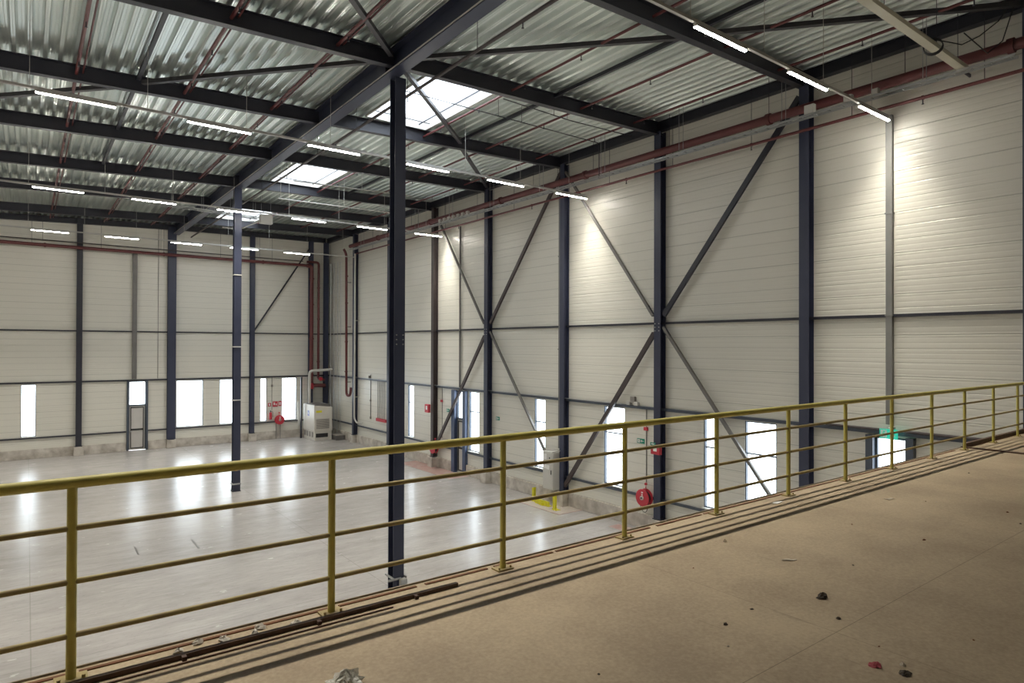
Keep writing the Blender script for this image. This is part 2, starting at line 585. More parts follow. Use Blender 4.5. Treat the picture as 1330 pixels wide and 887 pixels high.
# ---- roof deck: trapezoid ribs running along the hall, three skylight openings
SKY = [(14.98, 19.62), (25.15, 29.95), (35.40, 40.70)]
SX0, SX1 = 8.88, 10.95
mb = MB()
pitch, dep = 0.31, 0.125
prof = []
x = XL
while x < W + 0.2:
    for dx, dz in ((0, 0.012), (0.012, 0), (0.044, 0), (0.052, 0.009), (0.060, 0), (0.092, 0), (0.104, 0.012), (0.138, dep - 0.010), (0.148, dep),
                   (0.200, dep), (0.208, dep - 0.008), (0.216, dep), (0.262, dep), (0.272, dep - 0.010)):
        prof.append((x + dx, zd(x + dx) + dz))
    x += pitch
prof.append((x, zd(x) + 0.010))
ycuts = [YF - 0.1] + [v for s in SKY for v in s] + [YB + 0.1]
for yi in range(len(ycuts) - 1):
    ya, yb_ = ycuts[yi], ycuts[yi + 1]
    inside = yi % 2 == 1
    for (xa, za), (xb, zb) in zip(prof[:-1], prof[1:]):
        if inside and xa < SX1 and xb > SX0:
            continue
        mb.add([(xa, ya, za), (xb, ya, zb), (xb, yb_, zb), (xa, yb_, za)], [(0, 3, 2, 1)])
ceil = struct('ceiling', mb, MT['galv'])
so = ceil.modifiers.new('thickness', 'SOLIDIFY')
so.thickness = 0.003
so.offset = 1.0


def skylight(i, y0, y1):
    t = bpy.data.objects.new('window_%d' % (30 + i), None)
    COL.objects.link(t)
    t.location = ((SX0 + SX1) / 2, y0, 13.93)
    t['kind'] = 'structure'
    x0, x1 = SX0 - 0.10, SX1 + 0.10
    c = MB()
    z0, z1 = 13.90, 14.30
    c.box(x0, x0 + 0.05, y0, y1, z0, z1).box(x1 - 0.05, x1, y0, y1, z0, z1)
    c.box(x0, x1, y0, y0 + 0.05, z0, z1).box(x0, x1, y1 - 0.05, y1, z0, z1)
    c.build('curb', MT['white'], t)
    p = MB().box(x0, x1, y0, y1, z1, z1 + 0.02)
    p.build('pane', MT['skyglass'], t)
    b = MB()
    b.box(x0 + 0.05, x1 - 0.05, y1 - 0.36, y1 - 0.34, z0 + 0.12, z0 + 0.15)
    b.box(x1 - 0.32, x1 - 0.29, y0 + 0.05, y1 - 0.05, z0 + 0.12, z0 + 0.16)
    b.build('reveal_edge', MT['dark'], t)  # dark strips added as the line where curb top and reveal meet
    return t


for i, (a, b_) in enumerate(SKY):
    skylight(i + 1, a, b_)


def window(n, axis, a0, a1, z0, z1, mull=True, sill=True, frame='frame'):
    """steel window set in the wall's outer half, with a white inner sill"""
    pos = W if axis == 'x' else YB
    t = bpy.data.objects.new('window_%d' % n, None)
    COL.objects.link(t)
    t['kind'] = 'structure'
    t.location = (pos, a0, z0) if axis == 'x' else (a0, pos, z0)

    def bx(mb, u0, u1, d0, d1, q0, q1):
        return mb.box(pos + d0, pos + d1, u0, u1, q0, q1) if axis == 'x' else mb.box(u0, u1, pos + d0, pos + d1, q0, q1)
    f = MB()
    bx(f, a0, a0 + 0.035, 0.02, 0.13, z0, z1)
    bx(f, a1 - 0.035, a1, 0.02, 0.13, z0, z1)
    bx(f, a0 + 0.035, a1 - 0.035, 0.07, 0.13, z0, z0 + 0.04)
    bx(f, a0 + 0.035, a1 - 0.035, 0.07, 0.13, z1 - 0.04, z1)
    if mull:
        bx(f, a0 + 0.035, a1 - 0.035, 0.08, 0.12, z0 + 1.92, z0 + 1.965)
    f.build('window_frame', MT[frame], t)
    bx(MB(), a0 + 0.03, a1 - 0.03, 0.098, 0.104, z0 + 0.03, z1 - 0.03).build('pane', MT['glass'], t)
    if sill:
        bx(MB(), a0 - 0.03, a1 + 0.03, -0.07, 0.07, z0 - 0.025, z0 + 0.005).build('window_sill', MT['white'], t)
    return t


n = 1
for a, b_ in right_wins:
    window(n, 'x', a, b_, WIN_Z0, WIN_Z1)
    n += 1
for a, b_ in back_wins:
    window(n, 'y', a, b_, WIN_Z0, WIN_Z1, mull=False)
    n += 1


def door(n, axis, a0, a1, z1, posts, zsplit=2.72, postmat='frame'):
    pos = W if axis == 'x' else YB
    t = bpy.data.objects.new('door_%d' % n, None)
    COL.objects.link(t)
    t['kind'] = 'structure'
    t.location = (pos, a0, 0) if axis == 'x' else (a0, pos, 0)

    def bx(mb, u0, u1, d0, d1, q0, q1):
        return mb.box(pos + d0, pos + d1, u0, u1, q0, q1) if axis == 'x' else mb.box(u0, u1, pos + d0, pos + d1, q0, q1)
    for u0, u1 in posts:
        bx(MB(), u0, u1, -0.16, 0.05, 0.0, z1 + 0.03).build('post', MT[postmat], t)
    f = MB()
    e = 0.05
    bx(f, a0, a0 + e, 0.0, 0.1, 0.05, z1)
    bx(f, a1 - e, a1, 0.0, 0.1, 0.05, z1)
    bx(f, a0 + e, a1 - e, 0.0, 0.1, zsplit - 0.04, zsplit + 0.04)
    bx(f, a0 + e, a1 - e, 0.0, 0.1, z1 - 0.05, z1)
    f.build('door_frame', MT['frame'], t)
    bx(MB(), a0 + e, a1 - e, 0.06, 0.066, zsplit + 0.04, z1 - 0.05).build('transom_pane', MT['glass'], t)
    leaf = bx(MB(), a0 + e, a1 - e, 0.03, 0.08, 0.0503, zsplit - 0.04).build('door_leaf', MT['cream'], t)
    m = MB()
    c0, c1 = a0 + e + 0.06, a1 - e - 0.06
    mid = 1.25
    for q0, q1 in ((0.14, mid - 0.03), (mid + 0.03, zsplit - 0.14)):
        bx(m, c0, c0 + 0.04, 0.0, 0.03, q0, q1)
        bx(m, c1 - 0.04, c1, 0.0, 0.03, q0, q1)
        bx(m, c0, c1, 0.0, 0.03, q0 - 0.03, q0 + 0.02)
        bx(m, c0, c1, 0.0, 0.03, q1 - 0.02, q1 + 0.03)
    m.build('door_moulding', MT['black'], t)
    h = MB()
    bx(h, a0 + e + 0.015, a0 + e + 0.05, -0.06, 0.03, 1.12, 1.16)
    bx(h, a0 + e + 0.015, a0 + e + 0.16, -0.07, -0.045, 1.12, 1.16)
    h.build('door_handle', MT['zinc'], t)
    return t


door(1, 'x', 26.85, 27.60, 4.12, [(27.60, 27.90), (26.60, 26.85)], postmat='litpost')
door(2, 'x', 6.74, 7.50, 4.12, [(7.50, 7.68), (6.56, 6.74)])
door(3, 'y', 4.90, 5.82, 4.18, [(4.80, 4.90), (5.82, 5.92)])

# light portals at the openings (sampling aid for the daylight only)
def portal(loc, size_x, size_y, rot):
    l = bpy.data.lights.new('daylight_portal', 'AREA')
    l.shape = 'RECTANGLE'
    l.size, l.size_y = size_x, size_y
    l.cycles.is_portal = True
    o = bpy.data.objects.new('daylight_portal', l)
    COL.objects.link(o)
    o.location = loc
    o.rotation_euler = rot


for a, b_ in right_wins:
    portal((W + WT + 0.03, (a + b_) / 2, (WIN_Z0 + WIN_Z1) / 2), WIN_Z1 - WIN_Z0, b_ - a, (0, PI / 2, 0))
for a, b_ in back_wins:
    portal(((a + b_) / 2, YB + WT + 0.03, (WIN_Z0 + WIN_Z1) / 2), b_ - a, WIN_Z1 - WIN_Z0, (-PI / 2, 0, 0))
portal((5.36, YB + WT + 0.03, 3.4), 0.9, 1.5, (-PI / 2, 0, 0))
portal((W + WT + 0.03, 7.12, 3.4), 1.5, 0.8, (0, PI / 2, 0))
for a, b_ in SKY:
    portal(((SX0 + SX1) / 2, (a + b_) / 2, DECK + 0.5), SX1 - SX0 + 0.2, b_ - a, (0, 0, 0))

# ================================================================ STEEL FRAME
def h_column(name, label, x, y, z0, z1, w, d, flange_axis, material, group, bolts_at=()):
    """flange_axis 'x': flanges face +-x; 'y': flanges face +-y"""
    t = thing(name, label, 'steel column', (x, y, z0), group)
    side = (1, 0, 0) if flange_axis == 'x' else (0, 1, 0)
    MB().ibeam((x, y, z0 + 0.025), (x, y, z1), w, d, side, tf=0.02, tw=0.014).build('shaft', material, t)
    MB().box(x - d * 0.62, x + d * 0.62, y - d * 0.62, y + d * 0.62, z0, z0 + 0.025).build('base_plate', MT['dark'], t)
    for bz in bolts_at:
        for s in (-1, 1):
            for q in (-1, 0, 1):
                if flange_axis == 'y':
                    c = (x + s * w * 0.3, y - d / 2 - 0.012, bz + q * 0.12)
                    ax = (0, 1, 0)
                else:
                    c = (x - d / 2 - 0.012, y + s * w * 0.3, bz + q * 0.12)
                    ax = (1, 0, 0)
                MB().disc(c, ax, 0.018, 0.024, 6).build('bolt', MT['zinc'], t)
    return t


h_column('steel_column', 'tall navy steel column in the middle of the hall with grey clamps at its foot, nearer of the two free-standing ones',
         7.62, 15.0, 0.0, 13.295, 0.30, 0.30, 'y', MT['navy'], 'free-standing hall columns', bolts_at=(6.55,))
h_column('steel_column', 'slim navy free-standing column with three white straps, farther down the hall',
         7.34, 29.75, 0.0, 13.295, 0.30, 0.28, 'y', MT['navy'], 'free-standing hall columns')
cw = ['at the right edge of the photo', 'nearest full one on the long wall, right of the open wall with the grey downpipe',
      'with the round hose reel and red box at its foot', 'behind the grey electrical cabinet',
      'where the farther crossed braces meet', 'between the narrow far window and the small hose reel',
      'half hidden behind the free-standing column', 'nearest the far corner beside the red riser bend']
for i, y in enumerate(col_y):
    m_ = MT['navy'] if i in (1, 2, 4, 7) else (MT['navy'] if i != 5 else MT['brownsteel'])
    wd = 0.28 if i in (1, 2, 4) else 0.25
    h_column('steel_column', 'navy wall column ' + cw[i], W - 0.012 - 0.14, y, 0.0 if i == 0 else 0.50, 13.72, wd, 0.28, 'x', m_,
             'steel columns along the long wall', bolts_at=(7.05,) if i in (2, 4) else ())
bn = ['left of the lone narrow window', 'broad one just left of the widest window', 'right of the slim free-standing column',
      'dark one behind the red risers']
for i, (x, w_) in enumerate(back_col):
    h_column('steel_column', 'navy far-wall column, ' + bn[i], x, YB - 0.012 - 0.14, 0.50, 13.72, w_, 0.28, 'y',
             MT['navy'] if i != 0 else MT['dark'], 'steel columns on the far wall')
h_column('steel_column', 'navy column in the far corner beside thin conduits', 17.05, YB - 0.20, 0.0, 13.72, 0.3, 0.28, 'y', MT['navy'],
         'steel columns on the far wall')

# clamps and guard at the near column's foot, straps on the far one
def clamp_set(x, y, z, label):
    t = thing('column_guard', label, 'guard', (x, y, z))
    MB().bar((x - 0.30, y - 0.17, z + 0.04), (x + 0.06, y - 0.17, z + 0.04), 0.03, 0.05).build('clamp_bar', MT['zinc'], t)
    MB().bar((x - 0.17, y - 0.25, z + 0.07), (x - 0.17, y + 0.26, z + 0.07), 0.03, 0.05).build('clamp_bar', MT['zinc'], t)
    MB().bar((x + 0.17, y - 0.25, z + 0.07), (x + 0.17, y + 0.42, z + 0.07), 0.03, 0.05).build('clamp_bar', MT['grey'], t)
    return t


clamp_set(7.62, 15.0, 0.40, 'grey steel clamp bars around the foot of the near hall column')
t = thing('junction_box', 'light grey metal box strapped to the foot of the near hall column', 'box', (7.72, 14.78, 0.02))
MB().box(7.62, 7.82, 14.74, 14.842, 0.02, 0.44).build('housing', MT['lightgrey'], t, bevel=0.01)
MB().box(7.635, 7.805, 14.728, 14.74, 0.04, 0.42).build('lid', MT['zinc'], t)
tag(MB().box(7.30, 7.47, 14.70, 14.95, 0.0, 0.16).build('concrete_block', MT['plinth'], bevel=0.01),
    'small dirty concrete block at the left foot of the near hall column', 'block')
t = thing('cable_strap', 'topmost white strap round the slim free-standing column', 'strap', (7.34, 29.6, 9.45), 'straps on the slim column')
for k, (z, ll) in enumerate(((9.45, 'topmost'), (6.30, 'middle'), (3.97, 'lowest'))):
    s = MB()
    s.box(7.17, 7.51, 29.58, 29.60, z, z + 0.04).box(7.17, 7.19, 29.60, 29.90, z, z + 0.04)
    s.box(7.49, 7.51, 29.60, 29.90, z, z + 0.04)
    if k == 0:
        s.build('band', MT['white'], t)
    else:
        tag(s.build('cable_strap', MT['white']), ll + ' white strap round the slim free-standing column', 'strap', 'straps on the slim column')
s = MB()
s.box(7.16, 7.52, 29.56, 29.60, 0.30, 0.36).box(7.16, 7.19, 29.60, 29.93, 0.30, 0.36).box(7.49, 7.52, 29.60, 29.93, 0.30, 0.36)
tag(s.build('foot_clamp', MT['zinc']), 'grey clamp round the foot of the slim free-standing column', 'clamp')

# long girder over the free-standing columns
t = thing('roof_girder', 'deep dark steel girder running the length of the hall over the columns', 'girder', (GX, 15, 13.30))
MB().ibeam((GX, YF, 13.595), (GX, YB, 13.595), 0.34, 0.59, tf=0.03, tw=0.018).build('girder_beam', MT['navy'], t)
MB().box(GX - 0.185, GX - 0.165, YF, YB - 0.3, 13.335, 13.36).build('conduit', MT['lightgrey'], t)  # pale strip added as the light line of the girder's flange edge
for y in (15.0, 29.75):
    MB().box(GX - 0.165, GX - 0.01, y - 0.01, y + 0.01, 13.34, 13.86).box(GX + 0.01, GX + 0.165, y - 0.01, y + 0.01, 13.34, 13.86).build('stiffener', MT['dark'], t)

# cross beams
beam_w = [9.35, 14.45, 19.55, 24.80, 29.95, 34.95, 40.2]     # where each lands on the long wall
beam_g = [9.50, 14.75, 19.95, 24.95, 30.20, 35.10, 41.0]      # and on the girder
BH = 0.42
r_lab = ['nearest, behind the closest light row', 'reaching the column with the hose reel',
         'just past the largest skylight', 'reaching the column where the farther braces meet', 'just past the middle skylight',
         'second last before the far wall', 'last before the far wall']
l_lab = ['', 'nearest of all', 'second from the viewer', 'third from the viewer',
         'meeting the girder at the slim column', 'second last before the far wall', 'last before the far wall']
for i in range(7):
    tag(MB().ibeam((GX + 0.02, beam_g[i], zd(GX) - BH / 2), (W - 0.02, beam_w[i], zd(W) - BH / 2), 0.20, BH).build('roof_beam', MT['dark']),
        'dark cross beam between girder and long wall, ' + r_lab[i], 'roof beam', 'cross beams right of the girder')
for i in range(1, 7):
    y = beam_g[i] + (0.1 if i != 1 else 0.05)
    tag(MB().ibeam((XL, y, zd(XL) - BH / 2), (GX - 0.02, y, zd(GX) - BH / 2), 0.20, BH).build('roof_beam', MT['dark']),
        'dark cross beam on the left half of the roof, ' + l_lab[i], 'roof beam', 'cross beams left of the girder')
tag(MB().ibeam((W - 0.20, YF, 13.89), (W - 0.20, YB, 13.89), 0.22, 0.32).build('eave_beam', MT['dark']),
    'dark eave beam along the top of the long wall', 'roof beam')
tag(MB().ibeam((XL, YB - 0.20, zd(XL) - 0.16), (GX, YB - 0.20, zd(GX) - 0.16), 0.22, 0.32).ibeam((GX, YB - 0.20, zd(GX) - 0.16), (W - 0.4, YB - 0.20, zd(W) - 0.16), 0.22, 0.32).build('eave_beam', MT['dark']),
    'dark eave beam along the top of the far wall', 'roof beam')

# roof ties and diagonals (steel angles just under the deck)
ties = [(12.55, 9.6, 14.5, 'right bay in front of the hose-reel beam'), (12.55, 14.75, 19.6, 'right bay beside the largest skylight'),
        (12.55, 19.85, 24.75, 'third right bay'), (12.55, 25.0, 30.0, 'fourth right bay'),
        (12.55, 4.0, 9.35, 'nearest right bay'),
        (2.35, 14.95, 19.9, 'second left bay'), (2.35, 20.15, 24.9, 'third left bay'), (2.35, 25.2, 30.1, 'fourth left bay')]
for x, y0, y1, ll in ties:
    tag(MB().bar((x, y0, zd(x) - 0.10), (x, y1, zd(x) - 0.10), 0.09, 0.10).build('roof_tie', MT['dark']),
        'thin dark roof tie along the deck ribs, ' + ll, 'roof tie', 'roof ties')
diag = [((7.62, 14.65), (12.45, 9.65), 'from the near hall column towards the nearest cross beam'),
        ((12.7, 9.30), (17.1, 4.4), 'rising to the top right corner'),
        ((7.62, 14.95), (12.5, 19.65), 'crossing under the largest skylight'),
        ((12.65, 19.95), (17.1, 24.6), 'from the beam past the largest skylight to the long wall'),
        ((7.22, 15.0), (2.45, 19.85), 'left of the near hall column, running away'),
        ((2.25, 20.2), (-2.6, 24.9), 'far left, below the second left beam'),
        ((7.22, 14.6), (2.5, 9.6), 'left of the near hall column, running up out of the photo')]
for a, b_, ll in diag:
    tag(MB().bar((*a, zd(a[0]) - 0.20), (*b_, zd(b_[0]) - 0.20), 0.12, 0.11).build('roof_brace', MT['steelgrey']),
        'dark diagonal roof brace ' + ll, 'roof brace', 'diagonal roof braces')

# wall girts
def girt(name, A, B, s, m, label):
    tag(MB().bar(A, B, s, s).build(name, m), label, 'wall rail')


girt('wall_rail', (W - 0.04, 4.25, 7.19), (W - 0.04, YB - 0.02, 7.19), 0.075, MT['dark'], 'thin dark rail at mid height of the long wall')
girt('wall_rail', (XL, YB - 0.04, 7.19), (W - 0.1, YB - 0.04, 7.19), 0.075, MT['dark'], 'thin dark rail at mid height of the far wall')
girt('wall_rail', (W - 0.05, 4.25, 4.235), (W - 0.05, YB - 0.02, 4.235), 0.095, MT['frame'], 'dark rail along the window heads of the long wall')
girt('wall_rail', (XL, YB - 0.05, 4.24), (W - 0.1, YB - 0.05, 4.24), 0.085, MT['dark'], 'dark rail along the window heads of the far wall')
for a, b_, ll in ((4.3, 6.5, 'right of the exit door'), (7.75, 26.55, 'from the exit door to the panelled side door'), (27.95, YB - 0.02, 'beyond the small side door')):
    girt('wall_rail', (W - 0.045, a, 1.13), (W - 0.045, b_, 1.13), 0.085, MT['frame'], 'dark low rail under the long-wall windows ' + ll)
for a, b_, ll in ((XL, 4.78, 'left of the door'), (5.94, W - 0.1, 'right of the door')):
    girt('wall_rail', (a, YB - 0.045, 1.15), (b_, YB - 0.045, 1.15), 0.075, MT['dark'], 'dark low rail under the far-wall windows ' + ll)

# wall bracing: two double bays
xb = W - 0.20
brace = [((14.20, 7.45), (9.42, 13.4), 0.16, 'dark', 'upper brace rising right from the hose-reel column'),
         ((14.22, 7.05), (9.50, 1.05), 0.095, 'galvd', 'lower brace falling right across the widest near window'),
         ((14.62, 6.85), (19.20, 0.80), 0.16, 'brown', 'lower brace falling left to the grey cabinet'),
         ((14.66, 7.45), (19.20, 13.4), 0.09, 'galvd', 'upper brace rising left from the hose-reel column'),
         ((24.40, 7.45), (19.50, 13.4), 0.15, 'brown', 'upper brace rising right to the column above the cabinet'),
         ((24.40, 7.05), (19.55, 0.90), 0.09, 'galvd', 'lower brace falling right to the grey cabinet'),
         ((24.88, 6.85), (29.4, 1.05), 0.16, 'brown', 'lower brace falling left past the panelled side door'),
         ((24.92, 7.45), (29.3, 13.2), 0.09, 'galvd', 'upper brace rising left beside the thin pipe')]
MT['galvd'] = mat('dull_grey_steel', (0.16, 0.155, 0.15), 0.45, 0.2, (3, 0.3, (0.21, 0.20, 0.19)))
MT['brown'] = MT['brownsteel']
for a, b_, s, mm, ll in brace:
    t = thing('wall_brace', 'diagonal wall strut, ' + ll, 'wall brace', (xb, a[0], a[1]), 'diagonal wall braces')
    MB().bar((xb, *a), (xb, *b_), 0.09, s, (0, 0, 1)).build('strut', MT[mm], t)
    d = (Vector((0, b_[0] - a[0], b_[1] - a[1]))).normalized()
    A = Vector((xb, *a))
    MB().bar(A + d * 0.02, A + d * 0.42, 0.025, s + 0.05, (0, 0, 1), ov=0).build('gusset_plate', MT['dark'], t)
tag(MB().bar((12.12, YB - 0.16, 7.35), (15.9, YB - 0.16, 13.3), 0.06, 0.09).build('wall_brace', MT['dark']),
    'thin dark diagonal strut on the far wall left of the red risers', 'wall brace')

# ================================================================ RAILING
RY = 4.143
rail = thing('guard_railing', 'yellow painted tubular guard railing along the platform edge', 'railing', (0, RY, PZ))
x_lo, x_hi = -2.75, 17.0
ztop = 5.689
MB().tube([(x_lo, RY, ztop - 0.027), (x_hi, RY, ztop - 0.027)], 0.031, 14).build('top_rail', MT['yellow'], rail, smooth=True)
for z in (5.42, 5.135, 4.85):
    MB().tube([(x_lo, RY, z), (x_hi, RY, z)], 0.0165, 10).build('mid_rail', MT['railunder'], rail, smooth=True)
px_posts = [0.197, 1.63, 3.05, 4.46, 5.88, 7.31, 8.73, 10.14, 11.60, 13.02, 14.48, 15.90]
for x in [-2.66, -1.23] + px_posts:
    p = MB().tube([(x, RY, PZ + 0.01), (x, RY, ztop - 0.05)], 0.024, 12).build('post', MT['yellow'], rail, smooth=True)
    p2 = MB().box(x - 0.075, x + 0.075, RY - 0.05, RY + 0.05, PZ, PZ + 0.012)
    for sx in (-0.055, 0.055):
        p2.disc((x + sx, RY - 0.03, PZ + 0.02), (0, 0, 1), 0.009, 0.018, 6)
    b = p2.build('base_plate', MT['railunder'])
    b.parent = p

# platform edge steel
tag(MB().box(XL, 13.28, PE, PE + 0.012, PZ - 0.30, PZ + 0.012).build('edge_trim', MT['slab']),
    'thin brown steel edge strip closing the platform slab', 'edge trim')
mbq = MB()
xx = -2.5
while xx < 12.6:
    L = random.uniform(0.5, 2.2)
    mbq.box(xx, min(xx + L, 12.8), RY + 0.062, RY + 0.088, PZ - 0.001, PZ + 0.007)
    xx += L + random.uniform(0.03, 0.12)
tag(mbq.build('floor_angle', MT['rust']), 'rusty steel line set into the platform floor just inside its edge', 'steel strip')
t = thing('steel_bar', 'long rusty steel bar lying along the foot of the railing', 'steel bar', (-0.5, 4.02, PZ))
MB().box(-1.6, 2.56, 4.035, 4.065, PZ + 0.002, PZ + 0.028).build('flat_bar', MT['darkrust'], t)
for x in (-0.4, 0.72, 1.50, 2.2):
    MB().box(x - 0.012, x + 0.012, 4.0, 4.036, PZ + 0.002, PZ + 0.026).build('lug', MT['darkrust'], t)
tag(MB().box(-1.4, 2.0, 3.972, 3.982, PZ + 0.001, PZ + 0.009).build('steel_rod', MT['darkrust']),
    'thin rusty rod lying beside the steel bar', 'rod')
tag(MB().box(13.28, 13.36, -2.0, PE + 0.02, PZ - 0.002, PZ + 0.022).build('joint_angle', MT['darkrust']),
    'dark rusty steel joint crossing the platform floor at its right end', 'steel joint')
t = thing('edge_kerb', 'rusty raised steel kerb along the platform edge at the far right', 'kerb', (15, PE, PZ))
MB().box(13.36, 17.0, PE - 0.045, PE + 0.012, PZ - 0.30, PZ + 0.075).build('kerb_angle', MT['darkrust'], t)
MB().box(13.36, 17.0, PE - 0.07, PE - 0.045, PZ + 0.002, PZ + 0.012).build('foot_plate', MT['rust'], t)

# ================================================================ LIGHT ROWS
LZ = 12.03
light_proto = None
LEN = 1.55


def make_light(x0, y, label, group):
    t = thing('linear_light', label, 'ceiling light', (x0, y, LZ), group)
    MB().box(0, LEN, -0.036, 0.036, 0.0, 0.055).build('housing', MT['rail'], t, bevel=0.004)
    t.children[0].location = (0, 0, 0)
    d = MB()
    n = 6
    vs = []
    for xx in (0.015, LEN - 0.015):
        for k in range(n + 1):
            a = PI * k / n
            vs.append((xx, -0.035 * math.cos(a), -0.028 * math.sin(a)))
    fs = [(k, k + n + 1, k + n + 2, k + 1) for k in range(n)] + [tuple(range(n + 1)), tuple(range(2 * n + 1, n, -1)), (0, n, 2 * n + 1, n + 1)]
    d.add(vs, fs)
    o = d.build('diffuser', MT['lampglow'], t)
    o.location = (0, 0, -0.001)
    l = bpy.data.lights.new('led_strip', 'AREA')
    l.shape = 'RECTANGLE'
    l.size, l.size_y = LEN - 0.04, 0.06
    l.energy = LAMP_W
    l.color = (1.0, 0.94, 0.82)
    l.spread = math.radians(88)
    lo = bpy.data.objects.new('led_strip', l)
    COL.objects.link(lo)
    lo.parent = t
    lo.location = (LEN / 2, 0, -0.031)
    return t


rows = [7.02, 17.78, 28.54, 39.30]
row_name = ['nearest light row', 'second light row', 'third light row', 'farthest light row']
starts = [15.47 - 3.075 * k for k in range(10)]
vis = [3, 6, 6, 6]
for r, y in enumerate(rows):
    t = thing('light_rail', 'white suspended trunking carrying the ' + row_name[r], 'light rail', (0, y, LZ + 0.085), 'suspended light rails')
    MB().box(XL + 0.02, 17.02 if r < 3 else 16.9, y - 0.03, y + 0.03, LZ + 0.057, LZ + 0.115).build('trunking', MT['rail'], t)
    xh = 16.1
    while xh > XL:
        MB().tube([(xh, y, LZ + 0.11), (xh, y, zd(xh))], 0.007, 5).build('hanger_wire', MT['lightgrey'], t)
        xh -= 2.3
    for k, x0 in enumerate(starts):
        if r == 3 and k == 0:
            continue
        if k < vis[r]:
            lab = 'lit white linear light, %s from the right end of the %s' % (ordinal(k), row_name[r])
        elif r in (2, 3) and k == vis[r]:
            lab = 'lit linear light at the left edge of the %s' % row_name[r]
        else:
            lab = 'lit linear light out of view, %s from the right end of the %s' % (ordinal(k), row_name[r])
        if light_proto is None:
            light_proto = make_light(x0, y, lab, row_name[r])
        else:
            c = copy_tree(light_proto)
            c.location = (x0, y, LZ)
            c['label'] = lab
            c['group'] = row_name[r]

# old wide unlit fitting top right
t = thing('old_luminaire', 'long unlit yellowed fluorescent fitting hanging at the top right with a coiled wire', 'ceiling light', (13, 5.3, 12.6))
o = MB()
pr = [(-0.115, 0.0), (-0.085, -0.045), (0.085, -0.045), (0.115, 0.0), (0.08, 0.06), (-0.08, 0.06)]
vs = [(9.0, 5.3 + a, 12.62 + b_) for a, b_ in pr] + [(16.65, 5.3 + a, 12.62 + b_) for a, b_ in pr]
o.add(vs, [(k, (k + 1) % 6, (k + 1) % 6 + 6, k + 6) for k in range(6)] + [(5, 4, 3, 2, 1, 0), (6, 7, 8, 9, 10, 11)])
o.build('housing', MT['oldlamp'], t)
MB().bar((8.6, 5.40, 12.68), (17.36, 5.40, 12.68), 0.035, 0.07).build('carrier_rail', MT['dark'], t)
for xh in (10.4, 12.9, 15.4, 16.6):
    MB().tube([(xh, 5.40, 12.7), (xh, 5.40, zd(xh))], 0.007, 5).build('hanger_wire', MT['dark'], t)
coil = MB()
pts = []
for k in range(70):
    a = k * 0.36
    pts.append((14.75 - 0.05 * math.cos(a) + 0.0006 * k, 5.24 + 0.16 * math.cos(a), 12.58 + 0.15 * math.sin(a) - 0.0006 * k))
coil.tube(pts, 0.010, 5)
coil.build('wire_coil', MT['black'], t)
pts = [(14.9, 5.2, 12.72), (15.6, 5.0, 12.75), (16.3, 4.9, 13.1), (16.8, 4.7, 13.5), (17.0, 4.6, 13.8)]
MB().tube(pts, 0.012, 5).build('loose_wire', MT['black'], t)
pts = [(15.4, 4.9, 12.9), (16.1, 4.7, 12.6), (16.7, 4.6, 13.0), (17.05, 4.5, 13.8)]
MB().tube(pts, 0.012, 5).build('loose_wire', MT['black'], t)

# ================================================================ PIPES
def pipe_run(name, label, A, B, r, hang_at, m='redpipe', couplings=(), wall_side=None, top=None, cat='pipe', group=None, drops=()):
    A, B = Vector(A), Vector(B)
    t = thing(name, label, cat, A, group)
    MB().tube([A, B], r, 12).build('pipe', MT[m], t, smooth=True)
    for f in couplings:
        P = A.lerp(B, f)
        d = (B - A).normalized()
        MB().tube([P - d * r * 0.5, P + d * r * 0.5], r * 1.3, 12).build('coupling', MT[m], t, smooth=True)
    for f in hang_at:
        P = A.lerp(B, f)
        h = MB().tube([P + Vector((0, 0, r * 0.9)), Vector((P.x, P.y, top or zd(P.x)))], 0.008, 5)
        h.build('hanger_rod', MT['dark'], t)
    for f in drops:
        P = A.lerp(B, f)
        h = MB().tube([P - Vector((0, 0, r * 0.8)), P - Vector((0, 0, r + 0.10))], 0.014, 6)
        h.disc(P - Vector((0, 0, r + 0.11)), (0, 0, 1), 0.03, 0.012, 8)
        h.build('sprinkler_head', MT['dark'], t)
    return t


pipe_run('fire_main', 'thick dark red fire main running high along the long wall', (16.82, -2.0, 12.88), (16.82, 39.8, 12.88), 0.125,
         [0.12 + 0.085 * k for k in range(11)], couplings=[0.155, 0.29, 0.47, 0.6, 0.75, 0.9])
pipe_run('fire_pipe', 'thin dark red pipe below the fire main on the long wall', (17.02, -2.0, 12.36), (17.02, 39.3, 12.36), 0.042,
         [0.1 + 0.07 * k for k in range(13)], couplings=[0.2, 0.31, 0.43, 0.56, 0.7], drops=[0.2, 0.31, 0.43, 0.56, 0.7])
pipe_run('fire_main', 'dark red fire main running high along the far wall', (XL, YB - 0.62, 11.95), (15.50, YB - 0.62, 11.95), 0.095,
         [0.15 + 0.11 * k for k in range(8)], couplings=[0.3, 0.5, 0.7, 0.9])
pipe_run('conduit_pipe', 'thin dark pipe above the fire main on the far wall', (XL, YB - 0.45, 12.25), (15.3, YB - 0.45, 12.25), 0.028, [0.3, 0.5, 0.7, 0.9], m='brownsteel')
spr = [(0.97, 'farthest left'), (3.50, 'second left of the girder'), (5.90, 'just left of the girder')]
